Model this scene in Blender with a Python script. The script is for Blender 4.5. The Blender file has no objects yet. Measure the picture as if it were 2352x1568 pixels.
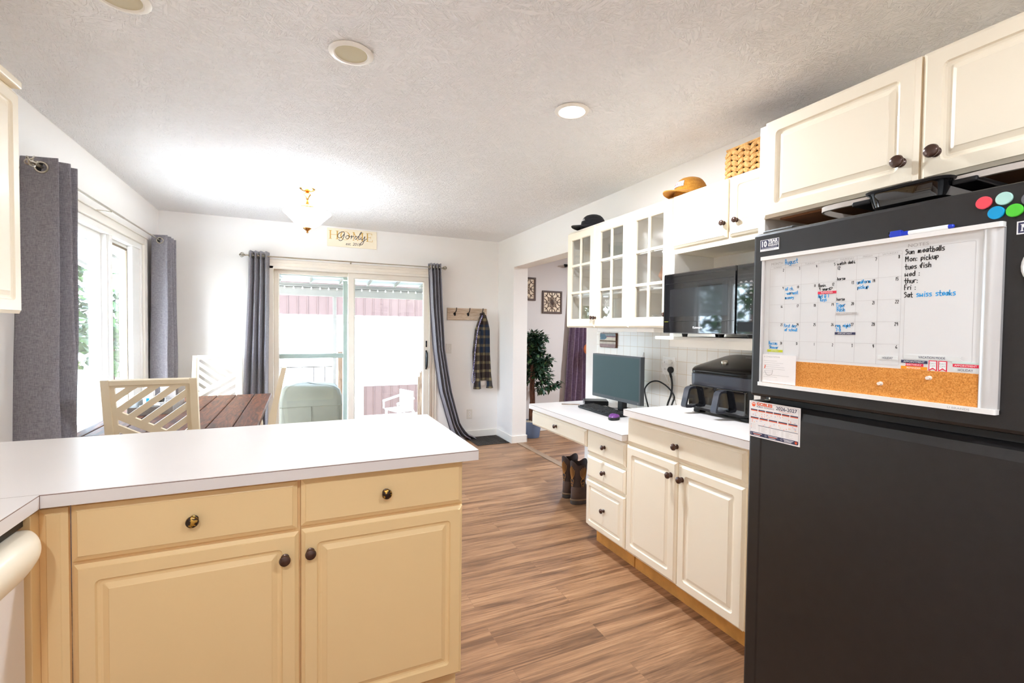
import bpy, bmesh, math, random
from mathutils import Vector, Matrix
from math import pi, sin, cos, radians

S = bpy.context.scene
COL = S.collection
random.seed(7)

# ------------------------------------------------------------------ camera
YAW, PITCH, ROLL, CAMZ = 0.425231, 0.026179, 0.011262, 1.3473
cam_d = bpy.data.cameras.new('camera')
cam_d.sensor_width = 36.0
cam_d.lens = 16.4573
cam_d.clip_start = 0.02
cam = bpy.data.objects.new('camera', cam_d)
COL.objects.link(cam)
_f = Vector((sin(YAW), cos(YAW), 0)); _r = Vector((cos(YAW), -sin(YAW), 0)); _u = Vector((0, 0, 1))
_f2 = _f * cos(PITCH) - _u * sin(PITCH); _u2 = _u * cos(PITCH) + _f * sin(PITCH)
_r3 = _r * cos(ROLL) + _u2 * sin(ROLL); _u3 = _u2 * cos(ROLL) - _r * sin(ROLL)
cm = Matrix((( _r3.x, _u3.x, -_f2.x, 0), (_r3.y, _u3.y, -_f2.y, 0), (_r3.z, _u3.z, -_f2.z, CAMZ), (0, 0, 0, 1)))
cam.matrix_world = cm
S.camera = cam

# ------------------------------------------------------------------ sky, sun, exposure
W = bpy.data.worlds.new('World'); S.world = W
W.use_nodes = True
wt = W.node_tree; wt.nodes.clear()
_sky = wt.nodes.new('ShaderNodeTexSky'); _sky.sky_type = 'NISHITA'
_sky.sun_disc = False; _sky.sun_elevation = radians(48); _sky.sun_rotation = radians(200)
_sky.air_density = 1.0; _sky.dust_density = 3.0
_mixc = wt.nodes.new('ShaderNodeMix'); _mixc.data_type = 'RGBA'
_mixc.inputs['Factor'].default_value = 0.65
_mixc.inputs[7].default_value = (.76, .97, 1.25, 1)
_skm = wt.nodes.new('ShaderNodeVectorMath'); _skm.operation = 'SCALE'; _skm.inputs['Scale'].default_value = 0.35
_bg = wt.nodes.new('ShaderNodeBackground'); _bg.inputs['Strength'].default_value = 10.5
_wo = wt.nodes.new('ShaderNodeOutputWorld')
wt.links.new(_sky.outputs[0], _skm.inputs[0]); wt.links.new(_skm.outputs[0], _mixc.inputs[6])
wt.links.new(_mixc.outputs[2], _bg.inputs['Color']); wt.links.new(_bg.outputs[0], _wo.inputs['Surface'])

def lamp(name, kind, loc, energy, color=(1, 1, 1), rot=(0, 0, 0), **kw):
    d = bpy.data.lights.new(name, kind); d.energy = energy; d.color = color
    for k, v in kw.items(): setattr(d, k, v)
    o = bpy.data.objects.new(name, d); COL.objects.link(o); o.location = loc; o.rotation_euler = rot
    return o
lamp('sun', 'SUN', (0, -5, 10), 2.0, (1.0, .96, .9), (radians(42), 0, radians(20)), angle=radians(3))
# portals in the glazed openings guide the sky light indoors
def portal(name, loc, rot, sx, sy):
    o = lamp(name, 'AREA', loc, 1, (1, 1, 1), rot, shape='RECTANGLE', size=sx, size_y=sy)
    o.data.cycles.is_portal = True
portal('portal_patio_door', (.55, 5.70, 1.0), (radians(-90), 0, 0), 1.74, 1.95)
portal('portal_dining_window', (-1.42, 4.25, 1.28), (0, radians(-90), 0), 1.55, 1.42)
portal('portal_hall_window', (4.3, 5.72, 1.3), (radians(-90), 0, 0), 1.3, 1.3)

S.view_settings.view_transform = 'Standard'
S.view_settings.look = 'None'
S.view_settings.exposure = 0.93
S.view_settings.gamma = 1.0
S.view_settings.use_curve_mapping = False
S.cycles.use_denoising = True
S.cycles.max_bounces = 16
S.cycles.diffuse_bounces = 12
S.cycles.glossy_bounces = 6
S.cycles.transparent_max_bounces = 16
S.cycles.transmission_bounces = 8
S.cycles.sample_clamp_indirect = 60.0
S.cycles.caustics_reflective = False
S.cycles.caustics_refractive = False

# ------------------------------------------------------------------ materials
def lin(c):
    c = c / 255.0
    return c / 12.92 if c <= 0.04045 else ((c + 0.055) / 1.055) ** 2.4
def rgb(r, g, b): return (lin(r), lin(g), lin(b), 1.0)

class NT:
    def __init__(s, name):
        s.m = bpy.data.materials.new(name); s.m.use_nodes = True
        s.t = s.m.node_tree; s.b = s.t.nodes['Principled BSDF']; s.out = s.t.nodes['Material Output']
    def n(s, typ, **kw):
        x = s.t.nodes.new(typ)
        for k, v in kw.items():
            if hasattr(x, k) and not k.startswith('i_'): setattr(x, k, v)
        return x
    def l(s, a, b): s.t.links.new(a, b)
    def coord(s, scale=(1, 1, 1), rot=(0, 0, 0), loc=(0, 0, 0), kind='Object'):
        tc = s.n('ShaderNodeTexCoord'); mp = s.n('ShaderNodeMapping')
        mp.inputs['Scale'].default_value = scale; mp.inputs['Rotation'].default_value = rot; mp.inputs['Location'].default_value = loc
        s.l(tc.outputs[kind], mp.inputs['Vector']); return mp.outputs[0]
    def noise(s, vec, scale=5, detail=4, rough=.55, dist=0):
        x = s.n('ShaderNodeTexNoise'); x.inputs['Scale'].default_value = scale; x.inputs['Detail'].default_value = detail
        x.inputs['Roughness'].default_value = rough; x.inputs['Distortion'].default_value = dist
        if vec is not None: s.l(vec, x.inputs['Vector'])
        return x.outputs['Fac']
    def ramp(s, fac, stops):
        x = s.n('ShaderNodeValToRGB'); cr = x.color_ramp
        while len(cr.elements) < len(stops): cr.elements.new(.5)
        for e, (p, c) in zip(cr.elements, stops): e.position = p; e.color = c
        s.l(fac, x.inputs['Fac']); return x.outputs['Color']
    def mix(s, fac, a, b, mode='MIX'):
        x = s.n('ShaderNodeMix'); x.data_type = 'RGBA'; x.blend_type = mode
        for inp, v in ((x.inputs[0], fac), (x.inputs[6], a), (x.inputs[7], b)):
            if isinstance(v, (int, float, tuple)): inp.default_value = v
            else: s.l(v, inp)
        return x.outputs[2]
    def math(s, op, a, b=0.0):
        x = s.n('ShaderNodeMath'); x.operation = op
        for inp, v in ((x.inputs[0], a), (x.inputs[1], b)):
            if isinstance(v, (int, float)): inp.default_value = v
            else: s.l(v, inp)
        return x.outputs[0]
    def bump(s, h, strength=.2, dist=.01):
        x = s.n('ShaderNodeBump'); x.inputs['Strength'].default_value = strength; x.inputs['Distance'].default_value = dist
        s.l(h, x.inputs['Height']); s.l(x.outputs[0], s.b.inputs['Normal'])
    def color(s, c):
        if isinstance(c, tuple): s.b.inputs['Base Color'].default_value = c
        else: s.l(c, s.b.inputs['Base Color'])
    def rm(s, rough, metal=0, coat=0, spec=.5):
        s.b.inputs['Roughness'].default_value = rough; s.b.inputs['Metallic'].default_value = metal
        s.b.inputs['Coat Weight'].default_value = coat; s.b.inputs['Specular IOR Level'].default_value = spec

def plain(name, c, rough=.5, metal=0, coat=0, var=.06, vscale=6, bump=0, bscale=60, spec=.5):
    t = NT(name); v = t.coord()
    a = tuple(max(0, min(1, x * (1 - var))) for x in c[:3]) + (1,); b = tuple(max(0, min(1, x * (1 + var))) for x in c[:3]) + (1,)
    t.color(t.ramp(t.noise(v, vscale), [(.3, a), (.7, b)])); t.rm(rough, metal, coat, spec)
    if bump: t.bump(t.noise(v, bscale, 3), bump, .004)
    return t.m

M = {}
M['wall'] = plain('wall_paint_white', rgb(240, 237, 233), .75, var=.012, vscale=2, bump=.05, bscale=140)
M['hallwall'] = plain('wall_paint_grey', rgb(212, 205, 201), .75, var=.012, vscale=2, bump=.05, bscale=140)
def ceiling_mat():
    # slap-brushed plaster: short wormy ridges everywhere
    t = NT('ceiling_brushed_texture'); t.color(rgb(244, 244, 245)); t.rm(.85)
    v0 = t.coord((1, 1, 1)); w = t.n('ShaderNodeTexNoise'); w.inputs['Scale'].default_value = 1.6; w.inputs['Detail'].default_value = 1; t.l(v0, w.inputs['Vector'])
    hs = []
    for k in (0, 1, 2):
        # three layers of strokes at their own angles, each fading in and out over the ceiling
        vr = t.n('ShaderNodeVectorRotate'); vr.rotation_type = 'Z_AXIS'; t.l(v0, vr.inputs['Vector'])
        vr.inputs['Angle'].default_value = k * 1.05 + .3
        mp = t.n('ShaderNodeMapping'); mp.inputs['Scale'].default_value = (15, 62, 1); mp.inputs['Location'].default_value = (3 * k, 7 * k, 0); t.l(vr.outputs[0], mp.inputs['Vector'])
        n = t.noise(mp.outputs[0], 1.0, 2, .5, 1.6)
        m = t.noise(t.coord((1, 1, 1), loc=(9 * k, 4 * k, 0)), 7, 1)
        hs.append(t.math('MULTIPLY', t.ramp(n, [(.50, (0, 0, 0, 1)), (.62, (1, 1, 1, 1))]), t.ramp(m, [(.33, (0, 0, 0, 1)), (.47, (1, 1, 1, 1))])))
    h = t.math('MAXIMUM', t.math('MAXIMUM', hs[0], hs[1]), hs[2])
    t.bump(h, .8, .0048)
    return t.m
M['ceiling'] = ceiling_mat()
M['trim'] = plain('trim_gloss_white', rgb(242, 238, 230), .35, var=.015)
M['vinyl'] = plain('vinyl_frame_white', rgb(240, 240, 238), .4, var=.015)
M['doorvinyl'] = plain('door_frame_almond', rgb(222, 214, 202), .45, var=.02)
M['screen'] = plain('screen_frame_grey_green', rgb(176, 190, 186), .5, var=.03)
def cream(name, c, worn):
    t = NT(name); v = t.coord()
    n1 = t.noise(v, 3.5, 3); n2 = t.noise(t.coord((1, 1, .25)), 45, 2)
    a = tuple(x * .965 for x in c[:3]) + (1,)
    base = t.mix(t.math('MULTIPLY', n1, .9), c, a)
    st = t.ramp(t.noise(v, 26, 2, .5), [(.74, (0, 0, 0, 1)), (.80, (1, 1, 1, 1))])
    t.color(t.mix(t.math('MULTIPLY', st, worn), base, rgb(206, 160, 96)))
    t.rm(.38, 0, .05); t.bump(n2, .03, .002); return t.m
M['cream'] = cream('cabinet_cream', rgb(245, 234, 212), .02)
M['cream_warmlit'] = cream('cream_yellowed_warmlit', rgb(240, 210, 156), .10)  # yellowed cream, with the warm dim light on the peninsula mixed into the colour
M['cab_in'] = plain('cabinet_interior_grey', rgb(244, 240, 234), .6, var=.02)
M['laminate'] = plain('laminate_white', rgb(226, 220, 216), .32, var=.012, vscale=3)
M['seam'] = plain('laminate_seam_brown', rgb(112, 76, 58), .6)
M['knob'] = plain('knob_dark_bronze', rgb(78, 52, 42), .22, .35, .25, var=.25, vscale=40)
def worn_knob():
    t = NT('knob_worn_brass'); v = t.coord()
    f = t.ramp(t.noise(v, 70, 3), [(.52, (0, 0, 0, 1)), (.58, (1, 1, 1, 1))])
    t.color(t.mix(f, rgb(48, 34, 26), rgb(196, 150, 62))); t.rm(.28, .6, .2); return t.m
M['knob_worn'] = worn_knob()
M['raw_wood'] = plain('raw_toe_kick_wood', rgb(205, 148, 72), .7, var=.2, vscale=9)
def floor_mat():
    t = NT('vinyl_plank_floor'); v = t.coord()
    br = t.n('ShaderNodeTexBrick'); br.offset = .37; br.squash = 1
    br.inputs['Scale'].default_value = 1; br.inputs['Brick Width'].default_value = 1.22; br.inputs['Row Height'].default_value = .15
    br.inputs['Mortar Size'].default_value = .0006; br.inputs['Color1'].default_value = (0, 0, 0, 1); br.inputs['Color2'].default_value = (1, 1, 1, 1)
    br.inputs['Mortar'].default_value = (.5, .5, .5, 1); br.inputs['Mortar Smooth'].default_value = .2
    t.l(v, br.inputs['Vector'])
    # shift the grain from plank to plank
    sep = t.n('ShaderNodeSeparateXYZ'); t.l(v, sep.inputs[0])
    cmb = t.n('ShaderNodeCombineXYZ')
    t.l(t.math('ADD', sep.outputs[0], t.math('MULTIPLY', br.outputs['Color'], 7.3)), cmb.inputs[0])
    t.l(t.math('ADD', sep.outputs[1], t.math('MULTIPLY', br.outputs['Color'], 3.1)), cmb.inputs[1])
    def mp(sc):
        m = t.n('ShaderNodeMapping'); m.inputs['Scale'].default_value = sc; t.l(cmb.outputs[0], m.inputs['Vector']); return m.outputs[0]
    big = t.noise(mp((.55, 5.0, 1)), 1.6, 3, .6, .8)
    streak = t.noise(mp((1.6, 34, 1)), 1.5, 5, .65, .6)
    fine = t.noise(mp((7, 170, 1)), 1.4, 3, .7)
    # cathedral figure
    wv = t.n('ShaderNodeTexWave'); wv.wave_type = 'BANDS'; wv.bands_direction = 'Y'; wv.wave_profile = 'SAW'
    wv.inputs['Scale'].default_value = 2.6; wv.inputs['Distortion'].default_value = 9.0; wv.inputs['Detail'].default_value = 2.5; wv.inputs['Detail Scale'].default_value = .9
    t.l(mp((.55, 6.5, 1)), wv.inputs['Vector'])
    tone = t.ramp(t.math('ADD', t.math('MULTIPLY', big, .55), t.math('MULTIPLY', streak, .5)),
                  [(.34, rgb(86, 61, 42)), (.46, rgb(128, 93, 66)), (.56, rgb(160, 120, 87)), (.72, rgb(188, 148, 111))])
    wl = t.ramp(wv.outputs['Fac'], [(.0, (.82, .8, .78, 1)), (.35, (1, 1, 1, 1)), (1, (1.06, 1.05, 1.04, 1))])
    c = t.mix(.75, tone, wl, 'MULTIPLY')
    c = t.mix(.5, c, t.ramp(fine, [(.32, (.66, .63, .60, 1)), (.58, (1.12, 1.12, 1.12, 1))]), 'MULTIPLY')
    c = t.mix(.22, c, t.ramp(br.outputs['Color'], [(0, (.93, .92, .91, 1)), (1, (1.05, 1.05, 1.04, 1))]), 'MULTIPLY')
    c = t.mix(t.math('MULTIPLY', br.outputs['Fac'], .3), c, rgb(96, 68, 50))
    t.color(c); t.rm(.42, 0, .0, .45); t.bump(t.math('ADD', fine, t.math('MULTIPLY', streak, .6)), .10, .002); return t.m
M['floor'] = floor_mat()
def wood(name, c1, c2, c3, sc=(8, 1, 8), rough=.4, seed=0, coat=0.0, dist=1.2):
    t = NT(name); v = t.coord(sc, loc=(seed, seed * 1.7, 0))
    n = t.noise(v, 2.0, 6, .6, dist); f = t.noise(t.coord(tuple(x * 6 for x in sc)), 2.2, 3, .6)
    c = t.ramp(n, [(.3, c1), (.5, c2), (.72, c3)])
    c = t.mix(.4, c, t.ramp(f, [(.3, (.7, .7, .7, 1)), (.7, (1.1, 1.1, 1.1, 1))]), 'MULTIPLY')
    t.color(c); t.rm(rough, 0, coat); t.bump(n, .12, .003); return t.m
M['table_top'] = wood('stained_pine_planks', rgb(34, 18, 11), rgb(92, 50, 28), rgb(140, 84, 46), (11, 1.4, 11), .5, 3, .0, 2.2)
M['table_gap'] = plain('plank_gap_black', rgb(40, 38, 40), .6)
M['barnwhite'] = wood('whitewashed_board', rgb(178, 150, 122), rgb(208, 186, 162), rgb(226, 212, 194), (2, 8, 14), .7, 1)
def chairpaint():
    t = NT('chair_distressed_white'); v = t.coord()
    s = t.ramp(t.noise(v, 34, 4, .65), [(.70, (0, 0, 0, 1)), (.76, (1, 1, 1, 1))])
    c = t.mix(t.noise(v, 5), rgb(236, 226, 204), rgb(220, 204, 172))
    t.color(t.mix(t.math('MULTIPLY', s, .5), c, rgb(150, 96, 48))); t.rm(.45); return t.m
M['chair'] = chairpaint()
def fabric(name, c1, c2, sc=230, rough=.9, sheen=.25, trans=.0):
    t = NT(name)
    a = t.noise(t.coord((1, 1, .12)), sc, 3, .7); b = t.noise(t.coord((.12, .12, 1)), sc, 3, .7); g = t.noise(t.coord((1, 1, 1)), 4, 2)
    f = t.math('MULTIPLY', t.math('ADD', a, b), .5)
    c = t.ramp(f, [(.38, c1), (.60, c2)])
    t.color(c); t.rm(rough, 0, 0, .2); t.b.inputs['Sheen Weight'].default_value = sheen
    t.bump(f, .25, .002)
    if trans:
        tr = t.n('ShaderNodeBsdfTranslucent'); t.l(c, tr.inputs['Color']); mx = t.n('ShaderNodeMixShader'); mx.inputs[0].default_value = trans
        t.l(t.b.outputs[0], mx.inputs[1]); t.l(tr.outputs[0], mx.inputs[2]); t.l(mx.outputs[0], t.out.inputs['Surface'])
    return t.m
M['curtain'] = fabric('curtain_linen_grey', rgb(126, 123, 131), rgb(170, 167, 174), 380, trans=.15)
M['purple'] = fabric('curtain_purple', rgb(134, 112, 142), rgb(184, 164, 188), 160, trans=.3)
def glass(name, tint=(1, 1, 1, 1), refl=1.0, ior=1.45):
    t = NT(name); t.t.nodes.remove(t.b)
    fr = t.n('ShaderNodeFresnel'); ge = t.n('ShaderNodeNewGeometry')
    # both faces of the pane reflect alike
    t.l(t.math('ADD', ior, t.math('MULTIPLY', ge.outputs['Backfacing'], 1.0 / ior - ior)), fr.inputs['IOR'])
    tr = t.n('ShaderNodeBsdfTransparent'); tr.inputs['Color'].default_value = tint
    gl = t.n('ShaderNodeBsdfGlossy'); gl.inputs['Roughness'].default_value = .01
    mx = t.n('ShaderNodeMixShader'); t.l(t.math('MULTIPLY', fr.outputs[0], refl), mx.inputs[0])
    t.l(tr.outputs[0], mx.inputs[1]); t.l(gl.outputs[0], mx.inputs[2]); t.l(mx.outputs[0], t.out.inputs['Surface']); return t.m
M['glass'] = glass('window_glass', (.97, .985, .98, 1))
M['cabglass'] = glass('cabinet_glass', (.90, .905, .90, 1), 1.6)
M['clearglass'] = glass('clear_drinking_glass', (.93, .95, .95, 1), 1.6)
M['clearplastic'] = plain('clear_plastic', rgb(236, 226, 214), .15, var=.02)
M['nickel'] = plain('brushed_nickel', rgb(196, 190, 176), .25, 1, var=.05)
M['brass'] = plain('polished_brass', rgb(206, 158, 96), .18, 1, var=.06)
M['darkmetal'] = plain('black_iron', rgb(26, 25, 26), .45, .6)
def emit(name, c, s):
    t = NT(name); t.b.inputs['Base Color'].default_value = (.9, .9, .88, 1); t.b.inputs['Emission Color'].default_value = c; t.b.inputs['Emission Strength'].default_value = s
    n = t.noise(t.coord(), 3); t.l(t.math('ADD', .3, t.math('MULTIPLY', n, .1)), t.b.inputs['Roughness']); return t.m
M['shade'] = emit('lit_frosted_shade', (.97, .97, .97, 1), 15.0)
M['led'] = emit('lit_led_lens', (1, .97, .92, 1), 9.0)
M['baffle'] = plain('recessed_lens_beige', rgb(196, 184, 150), .5, var=.03)
M['black_fridge'] = plain('fridge_textured_black', rgb(34, 32, 32), .36, 0, 0, var=.12, vscale=30, bump=.18, bscale=900, spec=.5)
M['black_gloss'] = plain('gloss_black', rgb(12, 12, 14), .04, 0, 1.0, var=.05)
M['black'] = plain('matte_black_plastic', rgb(22, 22, 24), .38, var=.08, spec=.3)
M['black_lid'] = plain('satin_black_lid', rgb(12, 12, 13), .24, var=.05, spec=.3)
M['charcoal'] = plain('charcoal_plastic', rgb(66, 68, 76), .32, .45, var=.05)
M['rubber'] = plain('black_rubber', rgb(22, 22, 22), .6)
M['switch_plate'] = plain('switch_plate_ivory', rgb(226, 222, 214), .4, var=.01)
M['board_white'] = plain('dry_erase_white', rgb(224, 224, 223), .3, var=.008)
M['sole_dark'] = plain('boot_sole_grey', rgb(84, 76, 72), .85, var=.2, vscale=16)
M['white_plastic'] = plain('white_plastic', rgb(240, 238, 234), .35, var=.01)
M['silver'] = plain('silver_plastic', rgb(206, 204, 202), .28, .35, var=.02)
M['paper'] = plain('paper_white', rgb(244, 240, 238), .8, var=.01)
def ink(name, c, rough=.5): return plain(name, c, rough, var=.03)
M['ink_black'] = ink('ink_black', rgb(28, 22, 20)); M['ink_blue'] = ink('ink_blue', rgb(24, 160, 228)); M['ink_grey'] = ink('print_grey', rgb(176, 172, 170))
M['ink_line'] = ink('print_line_grey', rgb(196, 192, 190)); M['ink_navy'] = ink('print_navy', rgb(52, 52, 84)); M['ink_red'] = ink('print_red', rgb(226, 30, 68))
M['ink_orange'] = ink('print_orange', rgb(240, 96, 40)); M['ink_amber'] = ink('print_amber', rgb(246, 156, 24)); M['ink_lime'] = ink('print_lime', rgb(205, 212, 30))
M['ink_white'] = ink('print_white', rgb(244, 244, 244)); M['ink_gold'] = ink('print_gold', rgb(216, 172, 84)); M['ink_mint'] = ink('print_mint', rgb(208, 226, 220))
M['ink_taupe'] = ink('print_taupe', rgb(190, 184, 180)); M['ink_violet'] = ink('print_violet', rgb(122, 128, 190)); M['ink_pale'] = ink('print_pale', rgb(222, 224, 222))
def cork():
    t = NT('cork'); v = t.coord()
    c = t.ramp(t.noise(v, 330, 3, .7), [(.3, rgb(176, 104, 36)), (.48, rgb(216, 140, 56)), (.7, rgb(236, 170, 92))]); t.color(c); t.rm(.85); t.bump(t.noise(v, 210, 2), .3, .002); return t.m
M['cork'] = cork()
M['signwood'] = plain('sign_cream_board', rgb(243, 231, 205), .6, var=.03)
def plaid():
    t = NT('flannel_plaid'); tc = t.n('ShaderNodeTexCoord'); sep = t.n('ShaderNodeSeparateXYZ'); t.l(tc.outputs['Object'], sep.inputs[0])
    dist = t.noise(t.coord(), 9, 2)
    def stripe(o, per, w, ph):
        x = t.math('ADD', t.math('ADD', o, ph), t.math('MULTIPLY', dist, .016))
        return t.math('LESS_THAN', t.math('FRACT', t.math('DIVIDE', x, per)), w)
    sx = stripe(sep.outputs[0], .082, .38, 5.0); sz = stripe(sep.outputs[2], .104, .32, 5.0)
    bx = stripe(sep.outputs[0], .31, .55, 5.02); bz = stripe(sep.outputs[2], .7, .5, 5.24)
    base = t.mix(t.math('MULTIPLY', bx, bz), rgb(40, 30, 30), rgb(30, 42, 60))
    c = t.mix(t.math('MULTIPLY', sx, .5), base, rgb(92, 82, 66)); c = t.mix(t.math('MULTIPLY', sz, .5), c, rgb(100, 90, 70))
    c = t.mix(t.math('MULTIPLY', t.math('MULTIPLY', sx, sz), .6), c, rgb(150, 136, 98))
    t.color(c); t.rm(.95, 0, 0, .15); t.b.inputs['Sheen Weight'].default_value = .3; t.bump(t.noise(t.coord(), 260, 2), .2, .002); return t.m
M['plaid'] = plaid()
def strap():
    t = NT('patterned_strap'); v = t.coord()
    f = t.ramp(t.noise(v, 120, 1), [(.5, (0, 0, 0, 1)), (.55, (1, 1, 1, 1))]); t.color(t.mix(f, rgb(66, 62, 130), rgb(226, 224, 236))); t.rm(.8); return t.m
M['strap'] = strap()
def leafm(name, a, b, c):
    t = NT(name); n = t.noise(t.coord(), 14, 2); t.color(t.ramp(n, [(.32, a), (.52, b), (.72, c)])); t.rm(.42, 0, 0, .4); return t.m
M['ficus'] = leafm('ficus_leaf', rgb(24, 46, 36), rgb(40, 70, 50), rgb(86, 112, 60))
M['tree'] = leafm('tree_leaf', rgb(30, 50, 24), rgb(50, 76, 38), rgb(84, 108, 60))
M['bark'] = wood('bark_brown', rgb(60, 38, 26), rgb(98, 62, 44), rgb(138, 92, 66), (20, 20, 4), .8, 2)
M['pot'] = plain('slate_blue_pot', rgb(104, 122, 152), .5, var=.06)
M['pebble'] = plain('pebbles_beige', rgb(190, 178, 160), .8, var=.3, vscale=40)
M['leather'] = plain('boot_leather_brown', rgb(84, 66, 58), .55, var=.25, vscale=12, bump=.2, bscale=120)
M['leather_dark'] = plain('boot_leather_dark', rgb(58, 44, 40), .55, var=.25, vscale=12, bump=.2, bscale=120)
M['sole'] = plain('boot_sole_tan', rgb(134, 112, 88), .8, var=.25, vscale=16)
M['stitch'] = plain('boot_stitch_tan', rgb(176, 128, 70), .7)
M['hat_tan'] = fabric('cap_canvas_ochre', rgb(168, 112, 36), rgb(196, 138, 56), 200, sheen=.1)
M['hat_black'] = fabric('cap_canvas_black', rgb(26, 26, 28), rgb(46, 46, 50), 200, sheen=.1)
M['basket'] = wood('woven_hyacinth', rgb(150, 96, 40), rgb(206, 152, 82), rgb(232, 190, 122), (30, 30, 30), .7, 4)
M['basket_dark'] = plain('basket_hollow_dark', rgb(60, 34, 16), .9)
M['tile'] = None
def tile_mat():
    t = NT('white_square_tile'); tc = t.n('ShaderNodeTexCoord'); mp = t.n('ShaderNodeMapping'); mp.inputs['Rotation'].default_value = (radians(90), 0, 0)
    sep = t.n('ShaderNodeSeparateXYZ'); t.l(tc.outputs['Object'], sep.inputs[0]); cmb = t.n('ShaderNodeCombineXYZ')
    t.l(sep.outputs[1], cmb.inputs[0]); t.l(sep.outputs[2], cmb.inputs[1])
    mp.inputs['Rotation'].default_value = (0, 0, 0); mp.inputs['Location'].default_value = (-2.035 + .0815 * 30, -.903 + .0813 * 20, 0); t.l(cmb.outputs[0], mp.inputs['Vector'])
    br = t.n('ShaderNodeTexBrick'); br.offset = 0; br.squash = 1; br.inputs['Scale'].default_value = 1
    br.inputs['Brick Width'].default_value = .0815; br.inputs['Row Height'].default_value = .0813; br.inputs['Mortar Size'].default_value = .0016; br.inputs['Mortar Smooth'].default_value = .3
    br.inputs['Color1'].default_value = rgb(238, 234, 226); br.inputs['Color2'].default_value = rgb(233, 229, 222); br.inputs['Mortar'].default_value = rgb(214, 196, 172)
    t.l(mp.outputs[0], br.inputs['Vector']); t.color(br.outputs['Color']); t.rm(.18); t.bump(t.math('SUBTRACT', 1, br.outputs['Fac']), .4, .002); return t.m
M['tile'] = tile_mat()
M['mirror'] = plain('mirror_warm', rgb(240, 220, 194), .2, .25, var=.03)
M['mirrorframe'] = plain('mirror_frame_brown', rgb(84, 66, 58), .6, var=.1)
M['screen_glass'] = plain('monitor_screen', rgb(50, 68, 70), .4, 0, 0, var=.03, spec=.2)
M['monitor'] = plain('monitor_bezel', rgb(56, 60, 64), .4, var=.05)
M['mouse'] = plain('mouse_purple', rgb(112, 62, 128), .3, var=.05)
M['dish_white'] = plain('dishwasher_white', rgb(232, 226, 222), .3, var=.015)
M['galv'] = plain('galvanized_tin', rgb(172, 172, 168), .4, .7, var=.2, vscale=18)
M['mint'] = plain('mint_glass', rgb(190, 222, 200), .3, var=.03)
M['plate'] = plain('stoneware_white', rgb(238, 234, 228), .25, var=.02)
M['peach'] = plain('peach_card', rgb(226, 176, 146), .7, var=.03)
M['orange'] = plain('orange_shade', rgb(236, 134, 70), .5, var=.05)
M['rugdark'] = plain('mat_rubber_brown', rgb(54, 46, 40), .85, var=.3, vscale=40)
M['deck'] = wood('deck_boards', rgb(150, 138, 124), rgb(186, 174, 158), rgb(208, 198, 184), (1, 8, 1), .8, 6)
M['barn_red'] = plain('barn_metal_red', rgb(72, 61, 60), .9, var=.05, spec=0)
M['barn_white'] = plain('barn_metal_white', rgb(206, 206, 206), .9, var=.01, spec=0)
M['porchgrey'] = plain('porch_beam_grey', rgb(158, 154, 150), .8, var=.04, spec=.1)
M['porchroof'] = plain('porch_panel_white', rgb(196, 203, 208), .8, var=.02, spec=.1)
M['cover'] = plain('grill_cover_green', rgb(108, 104, 90), .75, var=.08, vscale=4, bump=.3, bscale=14)
M['fence'] = wood('weathered_fence', rgb(110, 84, 66), rgb(150, 122, 100), rgb(190, 168, 148), (9, 9, 1.2), .8, 5)
M['patio'] = plain('pale_bounce_concrete', rgb(206, 202, 194), .85, var=.05)  # kept pale so the added slab bounces daylight indoors
M['lawn'] = leafm('lawn_grass', rgb(84, 92, 58), rgb(104, 108, 74), rgb(128, 126, 96))
M['towel'] = plain('towel_pink_white', rgb(232, 196, 206), .9, var=.2, vscale=8)
M['siding'] = plain('house_siding', rgb(226, 226, 222), .6, var=.02)
for nm, c in (('red', (238, 78, 92)), ('mintm', (178, 222, 212)), ('bluem', (0, 152, 206)), ('greenm', (84, 204, 56)), ('greym', (104, 104, 112)), ('pinkm', (246, 120, 156)), ('markblue', (24, 56, 186))):
    M[nm] = plain('enamel_' + nm, rgb(*c), .35, var=.02)

# ------------------------------------------------------------------ mesh helpers
def clip_poly(P, a, b, c):
    # keep the side a*x + b*y <= c
    out = []
    for i in range(len(P)):
        p, q = P[i], P[(i + 1) % len(P)]
        dp, dq = a * p[0] + b * p[1] - c, a * q[0] + b * q[1] - c
        if dp <= 0: out.append(p)
        if dp * dq < 0:
            t = dp / (dp - dq); out.append((p[0] + (q[0] - p[0]) * t, p[1] + (q[1] - p[1]) * t))
    return out
def rrect(x0, x1, z0, z1, r, n=4):
    r = max(r, .0004); P = []
    for cx, cz, a0 in ((x1 - r, z1 - r, 0), (x0 + r, z1 - r, 90), (x0 + r, z0 + r, 180), (x1 - r, z0 + r, 270)):
        for k in range(n + 1):
            a = radians(a0 + 90 * k / n); P.append((cx + r * cos(a), cz + r * sin(a)))
    return P
def catmull(P, n=8):
    if len(P) < 3: return [Vector(p) for p in P]
    Q = [Vector(p) for p in P]; out = []
    for i in range(len(Q) - 1):
        p0 = Q[i - 1] if i else Q[i] * 2 - Q[i + 1]; p1 = Q[i]; p2 = Q[i + 1]; p3 = Q[i + 2] if i + 2 < len(Q) else Q[i + 1] * 2 - Q[i]
        for k in range(n):
            t = k / n
            out.append(.5 * ((2 * p1) + (p2 - p0) * t + (2 * p0 - 5 * p1 + 4 * p2 - p3) * t * t + (3 * p1 - p0 - 3 * p2 + p3) * t ** 3))
    out.append(Q[-1]); return out

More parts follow.
